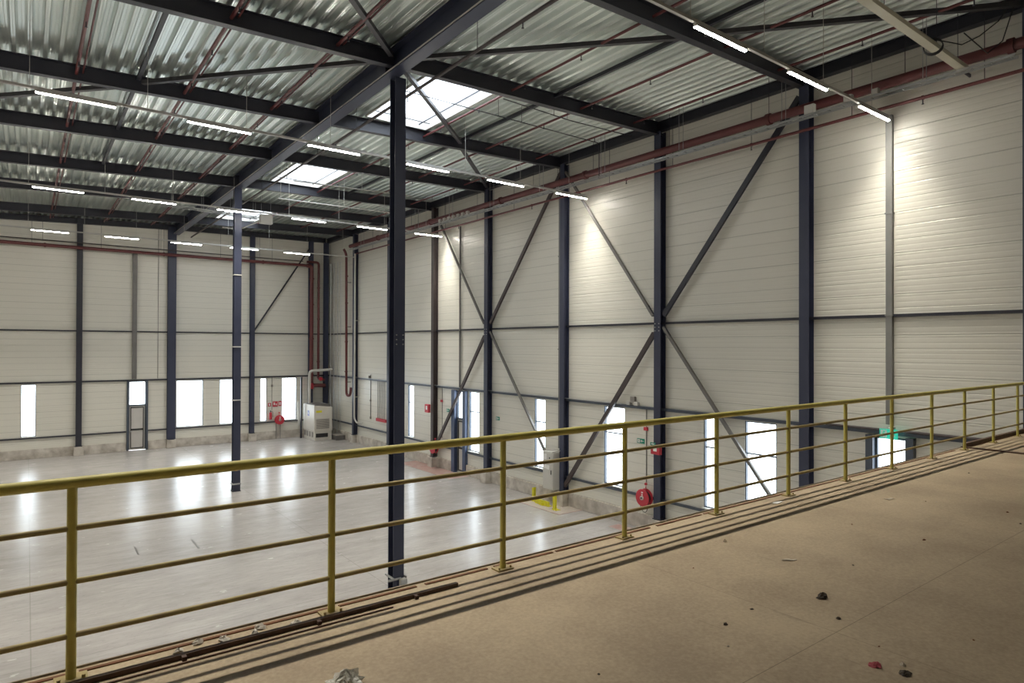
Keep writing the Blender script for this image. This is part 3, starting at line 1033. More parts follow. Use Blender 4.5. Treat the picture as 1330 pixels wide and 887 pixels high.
for x, ll in spr:
    pipe_run('sprinkler_pipe', 'dark red sprinkler pipe under the deck, ' + ll, (x, 6.0, zd(x) - 0.22), (x, YB - 1.0, zd(x) - 0.22), 0.042,
             [], group='sprinkler pipes under the deck', drops=[0.15 + 0.065 * k for k in range(13)])
    tag(MB().tube([(x + 0.14, 6.0, zd(x) - 0.17), (x + 0.14, YB - 1.0, zd(x) - 0.17)], 0.022, 8).build('sprinkler_pipe', MT['redpipe'], smooth=True),
        'slim red pipe beside the sprinkler pipe, ' + ll, 'pipe', 'slim pipes beside the sprinkler pipes')
for x, ll in ((11.05, 'just right of the skylights'), (13.66, 'midway between skylights and long wall'), (16.0, 'closest to the long wall')):
    pipe_run('sprinkler_pipe', 'dark red sprinkler pipe under the deck, ' + ll, (x, 1.0, zd(x) - 0.22), (x, 40.05, zd(x) - 0.22), 0.034,
             [], group='sprinkler pipes under the deck', drops=[0.10 + 0.0585 * k for k in range(15)])
pipe_run('sprinkler_pipe', 'lower dark pipe running under the skylights beside the girder', (8.10, 2.0, 13.1), (8.10, YB - 1.0, 13.1), 0.042,
         [0.08 + 0.08 * k for k in range(12)], m='brownsteel', drops=[0.2, 0.32, 0.44, 0.56])

# corner risers
def bent(pts, r=0.09, k=5):
    """round the corners of a polyline"""
    P = [Vector(p) for p in pts]
    out = [P[0]]
    for i in range(1, len(P) - 1):
        a = P[i] + (P[i - 1] - P[i]).normalized() * r
        c = P[i] + (P[i + 1] - P[i]).normalized() * r
        for j in range(k + 1):
            s = j / k
            out.append(a * (1 - s) ** 2 + P[i] * 2 * s * (1 - s) + c * s * s)
    out.append(P[-1])
    return out


t = thing('fire_riser', 'thick dark red riser dropping down the far wall left of the corner', 'pipe', (15.85, YB - 0.55, 3.5), 'red risers in the far corner')
MB().tube(bent([(15.505, YB - 0.62, 11.95), (15.86, YB - 0.62, 11.95), (15.86, YB - 0.62, 3.6), (16.85, YB - 0.62, 3.55)], 0.25), 0.13, 14).build('pipe', MT['redpipe'], t, smooth=True)
for z in (4.3, 6.8, 9.2, 11.0):
    MB().tube([(15.86, YB - 0.62, z), (15.86, YB - 0.62, z + 0.10)], 0.165, 14).build('coupling', MT['redpipe'], t, smooth=True)
MB().tube([(15.86, YB - 0.62, 3.35), (15.86, YB - 0.62, 3.75)], 0.17, 14).build('valve', MT['red'], t, smooth=True)
t = thing('fire_riser', 'slimmer red riser right of the thick one in the far corner', 'pipe', (16.4, YB - 0.5, 3.9), 'red risers in the far corner')
MB().tube(bent([(15.6, YB - 0.35, 12.25), (16.4, YB - 0.5, 12.25), (16.4, YB - 0.5, 4.0), (16.85, YB - 0.5, 3.95)], 0.2), 0.085, 12).build('pipe', MT['redpipe'], t, smooth=True)
for z in (5.2, 8.2, 10.4):
    MB().tube([(16.4, YB - 0.5, z), (16.4, YB - 0.5, z + 0.09)], 0.11, 12).build('coupling', MT['redpipe'], t, smooth=True)
MB().disc((16.55, YB - 0.60, 4.02), (0, 1, 0), 0.14, 0.06, 12).build('handwheel', MT['red'], t)
uu = 1
t = thing('fire_riser', 'red riser with a U bend at its foot, on the long wall near the corner', 'pipe', (17.05, 40.9, 3.1))
MB().tube(bent([(16.85, 41.0, 12.85), (17.05, 41.0, 12.6), (17.1, 41.0, 3.05), (17.1, 40.35, 3.05), (17.1, 40.25, 3.6)], 0.3), 0.085, 12).build('pipe', MT['redpipe'], t, smooth=True)
for z in (4.6, 6.6, 9.2, 11.0):
    MB().tube([(17.08, 41.0, z), (17.08, 41.0, z + 0.08)], 0.11, 12).build('coupling', MT['redpipe'], t, smooth=True)
for z in (3.9, 7.6, 10.6):
    MB().box(17.14, W - 0.001, 40.97, 41.03, z, z + 0.06).build('wall_clip', MT['grille'], t)
# grey pipes
tag(MB().box(17.08, W - 0.001, 39.60, 39.64, 8.0, 8.05).box(17.08, W - 0.001, 39.60, 39.64, 3.0, 3.05).tube(bent([(17.08, 39.62, 12.4), (17.08, 39.62, 1.6), (17.08, 39.2, 1.35), (17.3, 38.9, 1.35)], 0.2), 0.055, 10).build('conduit_pipe', MT['lightgrey'], smooth=True),
    'pale grey vertical pipe in front of the column nearest the corner', 'pipe')
for x, y, r, ll in ((17.22, 44.2, 0.05, 'thickest, nearest the corner'), (17.30, 43.75, 0.025, 'middle'), (17.30, 43.1, 0.022, 'rightmost'), (17.3, 42.55, 0.018, 'thinnest, farthest from the corner')):
    tag(MB().tube([(x, y, 0.0), (x, y, 12.2)], r, 8).build('conduit_pipe', MT['zinc'], smooth=True),
        'pale vertical conduit in the far corner, ' + ll, 'conduit', 'corner conduits')

# downpipes
def downpipe(y, z0, z1, w, d, m, label):
    t = thing('downpipe', label, 'downpipe', (W - 0.15, y, z0))
    MB().box(W - 0.02 - d, W - 0.02, y - w / 2, y + w / 2, z0, z1).build('duct', MT[m], t, bevel=0.012)
    for z in (z0 + 0.35 * (z1 - z0), z0 + 0.68 * (z1 - z0)):
        MB().box(W - 0.035 - d, W - 0.01, y - w / 2 - 0.015, y + w / 2 + 0.015, z, z + 0.04).build('bracket', MT[m], t)
    return t


downpipe(7.13, 4.45, 12.25, 0.155, 0.10, 'grey', 'flat grey downpipe above the exit door on the long wall')
downpipe(19.60, 2.24, 13.7, 0.17, 0.12, 'galvd', 'grey duct running down the long wall to the electrical cabinet')
tag(MB().tube([(W - 0.08, 27.22, 4.28), (W - 0.08, 27.22, 12.4)], 0.05, 10).build('downpipe', MT['galvd'], smooth=True),
    'thin grey pipe above the small side door on the long wall', 'downpipe')
t = thing('downpipe', 'grey vertical duct above the far-wall door', 'downpipe', (5.18, YB - 0.12, 4.3))
MB().box(5.06, 5.30, YB - 0.18, YB - 0.02, 4.32, 12.0).build('duct', MT['galvd'], t, bevel=0.01)
tag(MB().bar((6.45, YB - 0.02, 4.3), (6.45, YB - 0.02, 13.6), 0.03, 0.03).build('cover_strip', MT['grille']), 'thin vertical strip on the far wall right of the door', 'strip')

# cable tray on long wall and hanging ladder
def ladder(name, label, A, B, w, m='zinc', pitch_=0.35, hangs=()):
    A, B = Vector(A), Vector(B)
    d = (B - A).normalized()
    v = Vector((0, 0, 1)).cross(d).normalized()
    t = thing(name, label, 'cable tray', A)
    for s in (-1, 1):
        MB().bar(A + v * s * w / 2, B + v * s * w / 2, 0.012, 0.06).build('side_rail', MT[m], t)
    L = (B - A).length
    k = 0.1
    while k < L:
        P = A + d * k
        MB().bar(P - v * w / 2, P + v * w / 2, 0.03, 0.015).build('rung', MT[m], t)
        k += pitch_
    for f in hangs:
        P = A.lerp(B, f)
        for s in (-1, 1):
            MB().tube([P + v * s * w / 2, Vector((*(P + v * s * w / 2).xy, zd((P + v * s * w / 2).x)))], 0.008, 5).build('hanger_rod', MT[m], t)
    return t


ladder('cable_tray', 'galvanised cable tray between the two red pipes on the long wall', (16.50, 4.3, 12.52), (16.50, 38.9, 12.52), 0.20,
       hangs=[0.05 + 0.1 * k for k in range(10)])
ladder('cable_ladder', 'galvanised cable ladder hanging beside the slim column', (4.9, 33.2, 12.85), (9.2, 33.2, 12.75), 0.4, hangs=[0.1, 0.4, 0.7, 0.95])
t = thing('junction_box', 'white box at the end of the hanging cable ladder', 'box', (9.45, 33.2, 12.45))
MB().box(9.25, 9.85, 33.05, 33.35, 12.50, 12.95).build('housing', MT['white'], t, bevel=0.02)
MB().tube([(9.25, 33.2, 12.6), (8.3, 33.2, 12.1), (7.5, 33.2, 12.1)], 0.03, 8).build('cable', MT['white'], t)
for xh in (9.32, 9.78):
    MB().tube([(xh, 33.2, 12.94), (xh, 33.2, zd(xh))], 0.008, 5).build('hanger_rod', MT['zinc'], t)
# thin conduits across the bays
for (A, B, ll) in (((8.35, 25.4, 12.9), (13.6, 25.4, 13.05), 'hanging below the middle skylight'),
                   ((8.35, 27.3, 12.55), (13.6, 27.3, 12.6), 'hanging lower, behind the second light row')):
    t = thing('hanging_conduit', 'thin pale conduit ' + ll, 'conduit', A)
    MB().tube([A, B], 0.022, 8).build('conduit', MT['lightgrey'], t)
    for f in (0.02, 0.55, 0.98):
        P = Vector(A).lerp(Vector(B), f)
        MB().tube([P, (P.x, P.y, zd(P.x))], 0.01, 5).build('hanger_rod', MT['lightgrey'], t)
for (pts, ll) in (([(8.3, 15.9, 13.45), (12.6, 15.9, 13.45), (15.8, 15.9, 13.45), (15.8, 15.9, 12.3)], 'crossing below the largest skylight'),
                  ([(10.9, 14.85, 13.52), (13.5, 14.85, 13.45), (16.3, 14.85, 13.52)], 'running beside the beam over the hose reel')):
    t = thing('hanging_conduit', 'thin dark conduit ' + ll, 'conduit', pts[0])
    MB().tube(bent(pts, 0.1), 0.016, 6).build('conduit', MT['dark'], t)
    for f in (0.74, 0.95):
        P = Vector(pts[0]).lerp(Vector(pts[1]), f)
        MB().tube([P, (P.x, P.y, zd(P.x))], 0.008, 5).build('hanger_rod', MT['dark'], t)
# small junction boxes on the tray
for y, s, ll in ((7.75, 0.20, 'right of the nearest light row end'), (8.75, 0.26, 'left of the nearest light row end'), (7.1, 0.16, 'rightmost, beside a coil')):
    t = thing('junction_box', 'small pale box on the long-wall cable tray, ' + ll, 'box', (16.48, y, 12.51), 'boxes on the cable tray')
    MB().box(16.43, 16.43 + 0.14, y - s / 2, y + s / 2, 12.55, 12.55 + s).build('housing', MT['lightgrey'], t, bevel=0.01)
    MB().box(16.42, 16.43, y - s / 2 + 0.02, y + s / 2 - 0.02, 12.57, 12.53 + s).build('lid', MT['white'], t)
for k in range(7):
    y = 25.3 + k * 0.42
    tag(MB().box(16.44, 16.56, y - 0.09, y + 0.09, 12.555, 12.74).build('terminal_box', MT['lightgrey'], bevel=0.01),
        'small pale box on the far tray, %s of seven from the right' % ordinal(k), 'box', 'terminal boxes on the tray')

# ================================================================ FIRE GEAR, SIGNS, CABINETS
def hose_reel(loc, face, r, label, hose_loop=True, valve=True, arm=0.25):
    """drum hung on a wall; face = unit vector into the room"""
    c, f = Vector(loc), Vector(face)
    side = Vector((0, 0, 1)).cross(f)
    t = thing('fire_hose_reel', label, 'fire hose reel', c)
    MB().disc(c + f * 0.06, f, r * 0.72, 0.18, 20).build('hose_coil', MT['black'], t)
    MB().disc(c + f * 0.16, f, r, 0.03, 32).build('front_disc', MT['red'], t)
    MB().disc(c - f * 0.04, f, r, 0.03, 32).build('rear_disc', MT['red'], t)
    hub = MB().disc(c + f * 0.19, f, r * 0.24, 0.05, 16).build('hub', MT['lightgrey'], t)
    MB().disc(c + f * 0.22, f, r * 0.10, 0.03, 12).build('hub_bolt', MT['black'], hub).location = (0, 0, 0)
    pl = MB()
    P = c + f * 0.178 + Vector((0, 0, r * 0.62))
    pl.bar(P - side * r * 0.13, P + side * r * 0.13, 0.004, r * 0.16, (0, 0, 1))
    P = c + f * 0.178 + Vector((0, 0, r * 0.36))
    pl.bar(P - side * r * 0.10, P + side * r * 0.10, 0.004, r * 0.16, (0, 0, 1))
    pl.build('label_plate', MT['signwhite'], t)
    MB().bar(c - f * 0.055, c - f * arm, 0.08, 0.08).build('bracket', MT['dark'], t)
    if hose_loop:
        a = c + f * 0.05 + side * r * 0.6 - Vector((0, 0, r * 0.6))
        b_ = c - f * 0.05 - side * r * 0.95 - Vector((0, 0, r * 0.3))
        MB().tube(bent([a, a - Vector((0, 0, r * 1.3)) - side * 0.1, b_ - Vector((0, 0, r * 1.2)), b_], 0.22), 0.014, 6).build('hose', MT['black'], t)
    if valve:
        P = c + Vector((0, 0, r * 1.25)) - f * 0.02
        MB().disc(P + Vector((0, 0, 0.08)), f, 0.05, 0.05, 12).tube([P, P - Vector((0, 0, 0.2))], 0.018, 8).build('valve', MT['red'], t)
    return t


hose_reel((W - 0.28, 14.93, 1.17), (-1, 0, 0), 0.30, 'big red round fire hose reel beside the second near wall column')
hose_reel((W - 0.46, 29.0, 1.10), (-1, 0, 0), 0.30, 'small-looking red fire hose reel left of the panelled side door', arm=0.44)
hose_reel((13.78, YB - 0.28, 1.30), (0, -1, 0), 0.31, 'red round fire hose reel on the far wall between two windows', hose_loop=False)
t = thing('fire_extinguisher', 'small red extinguisher left of the far-wall hose reel', 'fire extinguisher', (13.24, YB - 0.12, 1.4))
MB().tube([(13.24, YB - 0.14, 1.35), (13.24, YB - 0.14, 1.82)], 0.09, 14).build('cylinder', MT['red'], t, smooth=True)
MB().tube([(13.24, YB - 0.14, 1.80), (13.24, YB - 0.14, 1.95)], 0.03, 8).build('valve', MT['black'], t)
MB().tube(bent([(13.24, YB - 0.16, 1.9), (13.38, YB - 0.18, 1.85), (13.38, YB - 0.18, 1.5)], 0.06), 0.012, 6).build('hose', MT['black'], t)
for x in (13.62, 13.9):
    tag(MB().bar((x, YB - 0.115, 0.0), (x, YB - 0.115, 1.05), 0.03, 0.03).build('supply_pipe', MT['galvd']),
        ('left' if x < 13.7 else 'right') + ' thin pipe rising from the floor to the far-wall hose reel', 'pipe')


def wall_sign(loc, face, w, h, base, marks, label, name='sign', cat='sign', frame=None):
    """marks: list of (u0,u1,v0,v1,material) in 0..1 of the plate, u to the viewer's right"""
    c, f = Vector(loc), Vector(face)
    side = f.cross(Vector((0, 0, 1))) * -1
    t = thing(name, label, cat, c)
    plate = MB().bar(c - side * w / 2, c + side * w / 2, 0.012, h, (0, 0, 1))
    plate.build('plate', MT[base], t)
    by = {}
    for (u0, u1, v0, v1, m_) in marks:
        mb_ = by.setdefault(m_, MB())
        zc = c.z - h / 2 + h * (v0 + v1) / 2
        P0 = c + side * (w * (u0 - 0.5)) + f * 0.0075
        P1 = c + side * (w * (u1 - 0.5)) + f * 0.0075
        P0.z = P1.z = zc
        mb_.bar(P0, P1, 0.003, h * (v1 - v0), (0, 0, 1))
    for m_, mb_ in by.items():
        mb_.build('pictogram', MT[m_], t)
    return t


exit_marks = [(0.08, 0.40, 0.15, 0.85, 'signwhite'), (0.20, 0.30, 0.62, 0.75, 'green'), (0.17, 0.28, 0.40, 0.60, 'green'), (0.13, 0.20, 0.22, 0.40, 'green'),
              (0.26, 0.34, 0.25, 0.42, 'green'), (0.50, 0.90, 0.44, 0.56, 'signwhite'), (0.52, 0.62, 0.34, 0.66, 'signwhite'), (0.57, 0.66, 0.26, 0.74, 'signwhite')]
wall_sign((W - 0.012, 15.38, 3.04), (-1, 0, 0), 0.34, 0.17, 'green', exit_marks, 'small green arrow escape sign left of the near hose reel')
wall_sign((W - 0.012, 24.05, 3.04), (-1, 0, 0), 0.30, 0.16, 'green', exit_marks, 'small dark green escape sign right of the braced column', )
wall_sign((W - 0.012, 28.45, 3.05), (-1, 0, 0), 0.30, 0.16, 'green', exit_marks, 'small green escape sign left of the panelled side door')
t = wall_sign((W - 0.32, 7.05, 4.24), (-1, 0, 0), 0.42, 0.24, 'lit_green',
              [(0.06, 0.40, 0.12, 0.88, 'signwhite'), (0.19, 0.30, 0.64, 0.80, 'lit_green'), (0.15, 0.28, 0.38, 0.60, 'lit_green'), (0.10, 0.18, 0.18, 0.38, 'lit_green'), (0.27, 0.35, 0.20, 0.40, 'lit_green'),
               (0.66, 0.78, 0.42, 0.84, 'signwhite'), (0.58, 0.86, 0.38, 0.46, 'signwhite'), (0.63, 0.81, 0.28, 0.38, 'signwhite'), (0.69, 0.75, 0.18, 0.28, 'signwhite')],
              'lit green exit sign with a downward arrow above the exit door', 'exit_sign')
MB().box(W - 0.31, W - 0.0, 7.02, 7.08, 4.355, 4.395).build('bracket', MT['lightgrey'], t)

# red alarm boxes
def red_box(x0, x1, y0, y1, z0, z1, label, marks='x'):
    t = thing('fire_alarm_box', label, 'alarm box', ((x0 + x1) / 2, (y0 + y1) / 2, z0))
    MB().box(x0, x1, y0, y1, z0, z1).build('housing', MT['red'], t, bevel=0.012)
    w_, h_ = y1 - y0, z1 - z0
    MB().box(x0 - 0.004, x0 + 0.001, y0 + w_ * 0.3, y0 + w_ * 0.7, z0 + h_ * 0.35, z0 + h_ * 0.8).build('label_plate', MT['signwhite'], t)
    return t


red_box(W - 0.45, W - 0.315, 14.18, 14.56, 2.74, 3.05, 'red alarm box on the wall column above the big hose reel')
wall_sign((W - 0.46, 14.45, 3.09), (-1, 0, 0), 0.22, 0.10, 'green', [(0.2, 0.8, 0.3, 0.7, 'signwhite')], 'tiny green plate above the red alarm box')
red_box(W - 0.45, W - 0.315, 29.72, 30.12, 2.84, 3.28, 'red alarm box on the brown wall column above the farther hose reel')
for y, z, z0, ll in ((15.12, 3.50, 1.62, 'above the big hose reel'), (29.03, 3.50, 1.55, 'above the farther hose reel')):
    t = thing('call_point', 'small red call point on a conduit ' + ll, 'call point', (W - 0.05, y, z))
    MB().box(W - 0.075, W - 0.025, y - 0.09, y + 0.09, z - 0.06, z + 0.06).build('housing', MT['red'], t, bevel=0.01)
    MB().tube([(W - 0.016, y, z0), (W - 0.016, y, 4.18)], 0.014, 6).build('conduit', MT['galvd'], t)
t = thing('emergency_lamp', 'small grey two-headed lamp standing on the rail above the near window', 'lamp', (W - 0.08, 15.7, 4.28))
MB().box(W - 0.12, W - 0.02, 15.60, 15.80, 4.38, 4.60).build('housing', MT['grille'], t, bevel=0.01)
for y in (15.52, 15.88):
    MB().box(W - 0.15, W - 0.02, y - 0.09, y + 0.09, 4.283, 4.42).build('lamp_head', MT['lightgrey'], t, bevel=0.02)
# signs beside the far-wall hose reel
wall_sign((13.20, YB - 0.012, 2.33), (0, -1, 0), 0.20, 0.24, 'red', [(0.3, 0.7, 0.2, 0.8, 'signwhite')], 'small red pictogram sign left of the far-wall hose reel, nearest the narrow window')
wall_sign((13.58, YB - 0.012, 2.36), (0, -1, 0), 0.34, 0.36, 'red', [(0.2, 0.45, 0.3, 0.8, 'signwhite'), (0.6, 0.8, 0.25, 0.6, 'signwhite')], 'red pictogram sign directly above the far-wall hose reel')
wall_sign((13.90, YB - 0.012, 2.38), (0, -1, 0), 0.20, 0.34, 'red', [(0.25, 0.75, 0.2, 0.8, 'signwhite')], 'narrow red and white sign right of the one above the far-wall hose reel')
tag(MB().tube([(13.355, YB - 0.02, 1.98), (13.355, YB - 0.02, 4.2)], 0.014, 6).build('conduit_pipe', MT['galvd']), 'thin conduit running down between the far-wall signs', 'conduit')
t = thing('sounder', 'small grey device on the conduit above the far-wall signs', 'alarm sounder', (13.42, YB - 0.06, 3.58))
MB().box(13.29, 13.41, YB - 0.10, YB - 0.036, 3.55, 3.70).build('housing', MT['grille'], t, bevel=0.01)

# electrical cabinet on the long wall
t = thing('electrical_cabinet', 'tall light grey electrical cabinet fixed beside a wall column above yellow guards', 'cabinet', (17.1, 19.65, 0.6))
MB().box(16.78, 17.28, 19.42, 20.05, 0.62, 2.14).build('housing', MT['lightgrey'], t, bevel=0.012)
dr = MB().box(16.76, 16.78, 19.44, 20.03, 0.66, 2.10).build('door', MT['lightgrey'], t)
MB().box(16.735, 16.76, 19.50, 19.53, 1.25, 1.42).build('handle', MT['black'], dr).location = (0, 0, 0)
p = MB()
for (y0, y1, z0, z1) in ((19.82, 20.0, 1.82, 2.04), (19.82, 19.98, 1.45, 1.62), (19.64, 19.80, 1.43, 1.60)):
    p.box(16.753, 16.76, y0, y1, z0, z1)
p.build('sticker', MT['signwhite'], t)
MB().disc((16.755, 19.62, 1.9), (1, 0, 0), 0.035, 0.01, 12).build('switch', MT['black'], t)
MB().bar((16.72, 19.38, 2.16), (17.35, 19.38, 2.20), 0.05, 0.02).bar((16.74, 20.1, 2.15), (17.35, 19.4, 2.19), 0.03, 0.02).build('cable_gland', MT['grille'], t)
MB().box(W - 0.12, W - 0.001, 19.44, 20.0, 0.75, 1.95).build('wall_bracket', MT['grille'], t)
# concrete patch with red outline and yellow guards
o = struct('trim_1', MB().box(16.15, 17.30, 18.35, 20.95, 0.0, 0.006), MT['patch'])
tag(MB().box(16.10, 16.15, 18.3, 21.0, 0.0, 0.007).box(16.15, 17.3, 18.3, 18.35, 0.0, 0.007).box(16.15, 17.3, 20.95, 21.0, 0.0, 0.007).build('floor_marking', MT['redpatch']),
    'faded red floor line around the yellow guards', 'floor marking')


def guard(x, y, h, label, along='y'):
    t = thing('bollard_guard', label, 'guard', (x, y, 0.006), 'yellow guards under the cabinet')
    m_ = MB().box(x - 0.10, x + 0.10, y + 0.045, y + 0.06, 0.02, h)
    m_.box(x - 0.10, x - 0.085, y - 0.06, y + 0.045, 0.02, h)
    m_.build('upright', MT['brightyellow'], t)
    MB().box(x - 0.12, x + 0.12, y - 0.16, y + 0.12, 0.007, 0.022).build('foot_plate', MT['brightyellow'], t)
    b_ = MB()
    for sy in (-0.12, 0.08):
        b_.disc((x - 0.09, y + sy, 0.035), (0, 0, 1), 0.015, 0.03, 6)
    b_.build('bolt', MT['black'], t)
    return t


guard(16.5, 18.95, 0.62, 'right-hand tall yellow guard in front of the electrical cabinet')
guard(16.75, 20.55, 0.55, 'left-hand yellow guard upright under the electrical cabinet')
t = thing('guard_beam', 'low yellow guard beam lying between the two yellow uprights', 'guard', (16.6, 19.7, 0.007), 'yellow guards under the cabinet')
MB().box(16.54, 16.60, 19.42, 20.28, 0.007, 0.20).box(16.60, 16.72, 19.42, 20.28, 0.007, 0.03).build('angle_bar', MT['brightyellow'], t)
MB().box(16.48, 16.76, 19.75, 19.95, 0.008, 0.10).build('foot_plate', MT['brightyellow'], t)

# red floor paint by side door and near the reel
struct('trim_2', MB().box(16.2, 17.28, 26.3, 31.6, 0.0, 0.005), MT['redpatch'])
struct('trim_3', MB().box(16.5, 17.0, 15.2, 16.1, 0.0, 0.005), MT['redpatch'])

# rack of hanging cables with red base on the long wall
t = thing('cable_rack', 'rack of thin vertical cables above a red strip on the long wall', 'cable rack', (W - 0.05, 36.2, 1.72))
MB().box(W - 0.10, W - 0.01, 35.55, 36.85, 1.72, 1.90).build('base_strip', MT['red'], t)
for k in range(6):
    y = 35.75 + k * 0.2
    MB().tube([(W - 0.03, y, 1.9), (W - 0.03, y, 4.2)], 0.014, 5).build('cable', MT['galvd'], t)
t = thing('conduit_pipe', 'thin dark conduit with a switch on the long wall left of the red strip', 'conduit', (W - 0.02, 37.78, 1.8))
MB().tube([(W - 0.03, 37.78, 1.85), (W - 0.03, 37.78, 4.55)], 0.02, 6).build('tube', MT['galvd'], t)
MB().box(W - 0.07, W - 0.01, 37.72, 37.84, 1.75, 1.88).build('switch', MT['grille'], t)
MB().box(W - 0.07, W - 0.01, 37.72, 37.84, 2.85, 2.97).build('switch', MT['grille'], t)

# generator unit in the corner
ux0, ux1, uy0, uy1 = 15.30, 16.55, 42.05, 44.15
t = thing('generator_unit', 'cream metal machine housing with grilles standing in the far corner', 'machine', (ux0, uy0, 0.0))
v = [(ux0, uy0, 0.62), (ux1, uy0, 0.62), (ux1, uy1, 0.62), (ux0, uy1, 0.62), (ux0, uy0, 2.36), (ux1, uy0, 2.22), (ux1, uy1, 2.22), (ux0, uy1, 2.36)]
MB().add(v, [(0, 3, 2, 1), (4, 5, 6, 7), (0, 1, 5, 4), (1, 2, 6, 5), (2, 3, 7, 6), (3, 0, 4, 7)]).build('housing', MT['unit'], t, bevel=0.03)
MB().box(ux0 + 0.03, ux1 - 0.03, uy0 + 0.03, uy1 - 0.03, 0.0, 0.62).build('base', MT['unit'], t, bevel=0.02)
for k in range(4):
    y = uy0 + 0.25 + k * 0.48
    MB().box(ux0 + 0.018, ux0 + 0.03, y, y + 0.30, 0.22, 0.56).build('vent', MT['grille'], t)
g = MB()
for k in range(9):
    g.box(ux0 + 0.14, ux1 - 0.22, uy0 - 0.018, uy0, 0.80 + k * 0.075, 0.84 + k * 0.075)
g.build('grille', MT['grille'], t)
MB().box(ux0 + 0.12, ux1 - 0.3, uy0 + 0.01, uy0 + 0.03, 0.22, 0.48).build('grille', MT['black'], t)
MB().box(ux0 + 0.12, ux0 + 0.52, uy0 - 0.008, uy0, 1.88, 2.02).build('sticker', MT['brightyellow'], t)
bd = MB().box(ux0 - 0.010, ux0, uy1 - 1.15, uy1 - 0.85, 1.60, 1.96).build('badge', MT['blue'], t)
MB().box(ux0 - 0.014, ux0 - 0.010, uy1 - 1.03, uy1 - 0.97, 1.72, 1.84).build('mark', MT['signwhite'], bd).location = (0, 0, 0)
bd2 = MB().box(ux0 + 0.10, ux1 - 0.1, uy0 + 0.1, uy1 - 0.1, 2.24, 2.40).build('top_rim', MT['galvd'], t)
tag(MB().tube(bent([(15.55, 43.7, 2.41), (15.55, 43.7, 4.62), (17.15, 43.7, 4.70)], 0.25), 0.095, 12).build('exhaust_duct', MT['lightgrey'], smooth=True),
    'pale bent duct rising from the corner machine to the long wall', 'duct')
tag(MB().box(15.06, 15.16, 44.0, 44.12, 0.0, 4.2).build('support_post', MT['dark']), 'dark thin post just left of the corner machine', 'post')
t = thing('floor_box', 'low dark grey box on the floor right of the corner machine', 'box', (16.9, 42.0, 0))
MB().box(16.6, 17.22, 41.5, 42.5, 0.0, 0.30).build('housing', MT['galvd'], t, bevel=0.02)
MB().box(16.58, 17.24, 41.48, 42.52, 0.30, 0.34).build('lid', MT['grille'], t)
tag(MB().box(15.12, 15.30, YB - 0.10, YB - 0.02, 0.75, 2.45).build('wall_box', MT['white'], bevel=0.01), 'white box on the far wall left of the corner machine', 'box')

# conduits on the window-head rail
for y, ll in ((37.9, 'near the corner'), (35.0, 'beside the half-hidden column')):
    tag(MB().box(W - 0.12, W - 0.01, y - 0.05, y + 0.05, 4.28, 4.48).build('rail_box', MT['grille']), 'tiny grey box on the window-head rail ' + ll, 'box', 'boxes on the window-head rail')
tag(MB().tube([(W - 0.15, 4.45, 4.31), (W - 0.15, 6.75, 4.31)], 0.035, 8).tube([(W - 0.15, 7.35, 4.31), (W - 0.15, 8.7, 4.31)], 0.03, 8).build('conduit_pipe', MT['brownsteel']), 'brown pipe on top of the window-head rail near the exit sign', 'pipe')
tag(MB().tube([(W - 0.12, 16.2, 4.30), (W - 0.12, 19.45, 4.30)], 0.018, 6).tube([(W - 0.12, 19.75, 4.30), (W - 0.12, 44.5, 4.30)], 0.018, 6).build('conduit_pipe', MT['zinc']), 'thin pale pipe lying on the window-head rail of the long wall', 'pipe')

# bent pipe on the wall right of the exit door
tag(MB().tube(bent([(W - 0.06, 5.45, 3.2), (W - 0.06, 5.45, 4.02), (W - 0.06, 5.2, 4.02)], 0.1), 0.02, 6).build('conduit_pipe', MT['galvd']),
    'short bent conduit on the wall right of the exit door', 'conduit')

# ================================================================ LITTER ON THE PLATFORM
def lump(name, x, y, r, h, m, label, cat, seed, flat=0.5, n=10):
    rnd = random.Random(seed)
    vs, fs = [], []
    rings = 4
    for i in range(rings + 1):
        a = (PI / 2) * i / rings
        for k in range(n):
            th = 2 * PI * k / n
            rr = r * math.cos(a) * rnd.uniform(0.6, 1.25) + 0.001
            vs.append((x + rr * math.cos(th), y + rr * math.sin(th) * rnd.uniform(0.6, 1.0), PZ + max(0.001, h * math.sin(a) * rnd.uniform(0.6, 1.2)) if i else PZ + 0.001))
    for i in range(rings):
        for k in range(n):
            k2 = (k + 1) % n
            fs.append((i * n + k, i * n + k2, (i + 1) * n + k2, (i + 1) * n + k))
    fs.append(tuple(rings * n + k for k in range(n)))
    fs.append(tuple(range(n - 1, -1, -1)))
    return tag(MB().add(vs, fs).build(name, MT[m]), label, cat)


lump('plastic_bag', 1.34, 3.20, 0.10, 0.085, 'plastic', 'crumpled clear plastic film on the floor at the bottom edge', 'plastic film', 3, n=18)
lump('charred_lump', 4.53, 2.31, 0.045, 0.035, 'soot', 'black crumpled lump lying on the tan floor', 'debris', 5)
lump('red_scrap', 3.80, 1.64, 0.040, 0.022, 'redscrap', 'crumpled red scrap near the bottom right of the floor', 'debris', 8)
lump('dirt_clump', 3.84, 1.50, 0.040, 0.018, 'soot', 'dark dirt clump beside the crumpled red scrap', 'debris', 9)
lump('dirt_clump', 3.93, 1.55, 0.018, 0.02, 'paper', 'tiny pale crumb beside the crumpled red scrap', 'debris', 10)


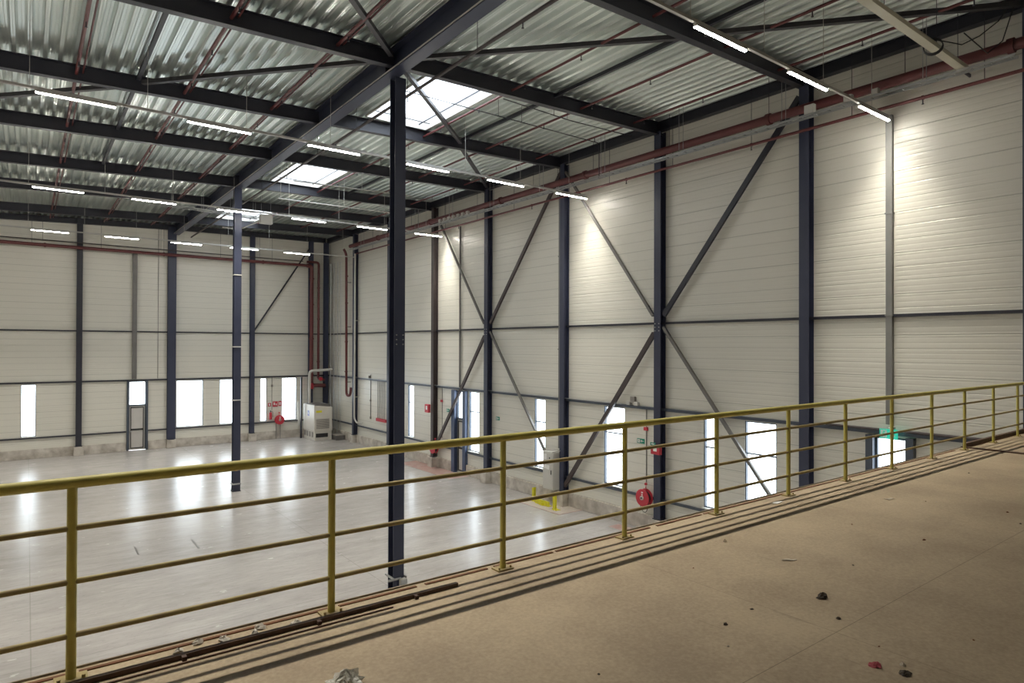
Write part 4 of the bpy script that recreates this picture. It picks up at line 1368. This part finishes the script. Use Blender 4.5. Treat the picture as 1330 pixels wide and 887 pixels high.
def scrap(x, y, w, h, ang, label, m='paper'):
    c, s = math.cos(ang), math.sin(ang)
    vs = []
    rnd = random.Random(int(x * 100))
    top = []
    for i in range(5):
        for j in range(2):
            u, v_ = (i / 4 - 0.5) * w, (j - 0.5) * h * rnd.uniform(0.6, 1.1)
            z = PZ + 0.004 + rnd.uniform(0, 0.012)
            top.append((x + u * c - v_ * s, y + u * s + v_ * c, z))
    vs = top + [(a, b_, cc - 0.003) for a, b_, cc in top]
    fs = []
    for i in range(4):
        a = i * 2
        fs += [(a, a + 2, a + 3, a + 1), (a + 10, a + 11, a + 13, a + 12), (a, a + 10, a + 12, a + 2), (a + 1, a + 3, a + 13, a + 11)]
    fs += [(0, 1, 11, 10), (8, 18, 19, 9)]
    return tag(MB().add(vs, fs).build('paper_scrap', MT[m]), label, 'scrap')


scrap(5.09, 2.88, 0.13, 0.03, -0.5, 'long pale paper strip on the tan floor', 'paper')
scrap(8.08, 3.33, 0.12, 0.06, -0.2, 'pale paper scrap farthest up the tan floor, left of the far joint')
scrap(6.86, 4.02, 0.16, 0.06, 0.1, 'whitish flat scrap between two railing posts', 'signwhite')
scrap(9.7, 4.05, 0.30, 0.06, 0.0, 'pale flat scrap by the railing foot below the exit door', 'paper')
lump('pebble', 5.10, 3.50, 0.02, 0.025, 'paper', 'small pale pebble left of the long paper strip', 'debris', 14)
rd = random.Random(11)
specks = [(935, 735), (870, 740), (958, 733), (1100, 703), (1245, 709), (1118, 775), (1275, 757), (1165, 798), (1193, 801), (1244, 711), (1285, 715), (1092, 707), (1062, 770), (915, 843), (1163, 793), (890, 842), (1090, 705), (1070, 838), (1062, 838)]
k = 0
for i in range(26):
    x = rd.uniform(2.2, 12.0)
    y = rd.uniform(1.2, 3.4) if x > 4 else rd.uniform(1.6, 3.2)
    r = rd.uniform(0.008, 0.02)
    cm, cn = rd.choice([('soot', 'dark'), ('soot', 'dark'), ('paper', 'pale'), ('rust', 'rusty')])
    lump('floor_crumb', x, y, r, r * 0.7, cm, 'tiny %s crumb of dirt scattered on the tan platform floor' % cn, 'debris', 100 + i, n=6)['group'] = cn + ' crumbs on the platform floor'
for i in range(6):
    x = -0.2 + 0.13 * i + rd.uniform(-0.05, 0.05) + 0.9
    lump('rubble_bit', x, 4.06 + rd.uniform(0.0, 0.12) + 0.02, 0.035, 0.03, 'plinth', 'rubble crumb by the rusty bar between the two nearest posts, %s from the left' % ordinal(i), 'debris', 200 + i, n=7)['group'] = 'rubble crumbs on the bar'

# short dark slots cut in the hall floor
for (x, y, L, ll) in ((4.35, 22.6, 1.1, 'the darker one, left of the slim column'), (2.75, 22.9, 0.9, 'the fainter one farther left'), (-0.9, 21.0, 1.6, 'at the far left')):
    tag(MB().box(x - 0.03, x + 0.03, y - L / 2, y + L / 2, 0.001, 0.004).build('floor_slot', MT['galvd']), 'short dark line on the pale hall floor, ' + ll, 'floor mark', 'short dark floor lines')
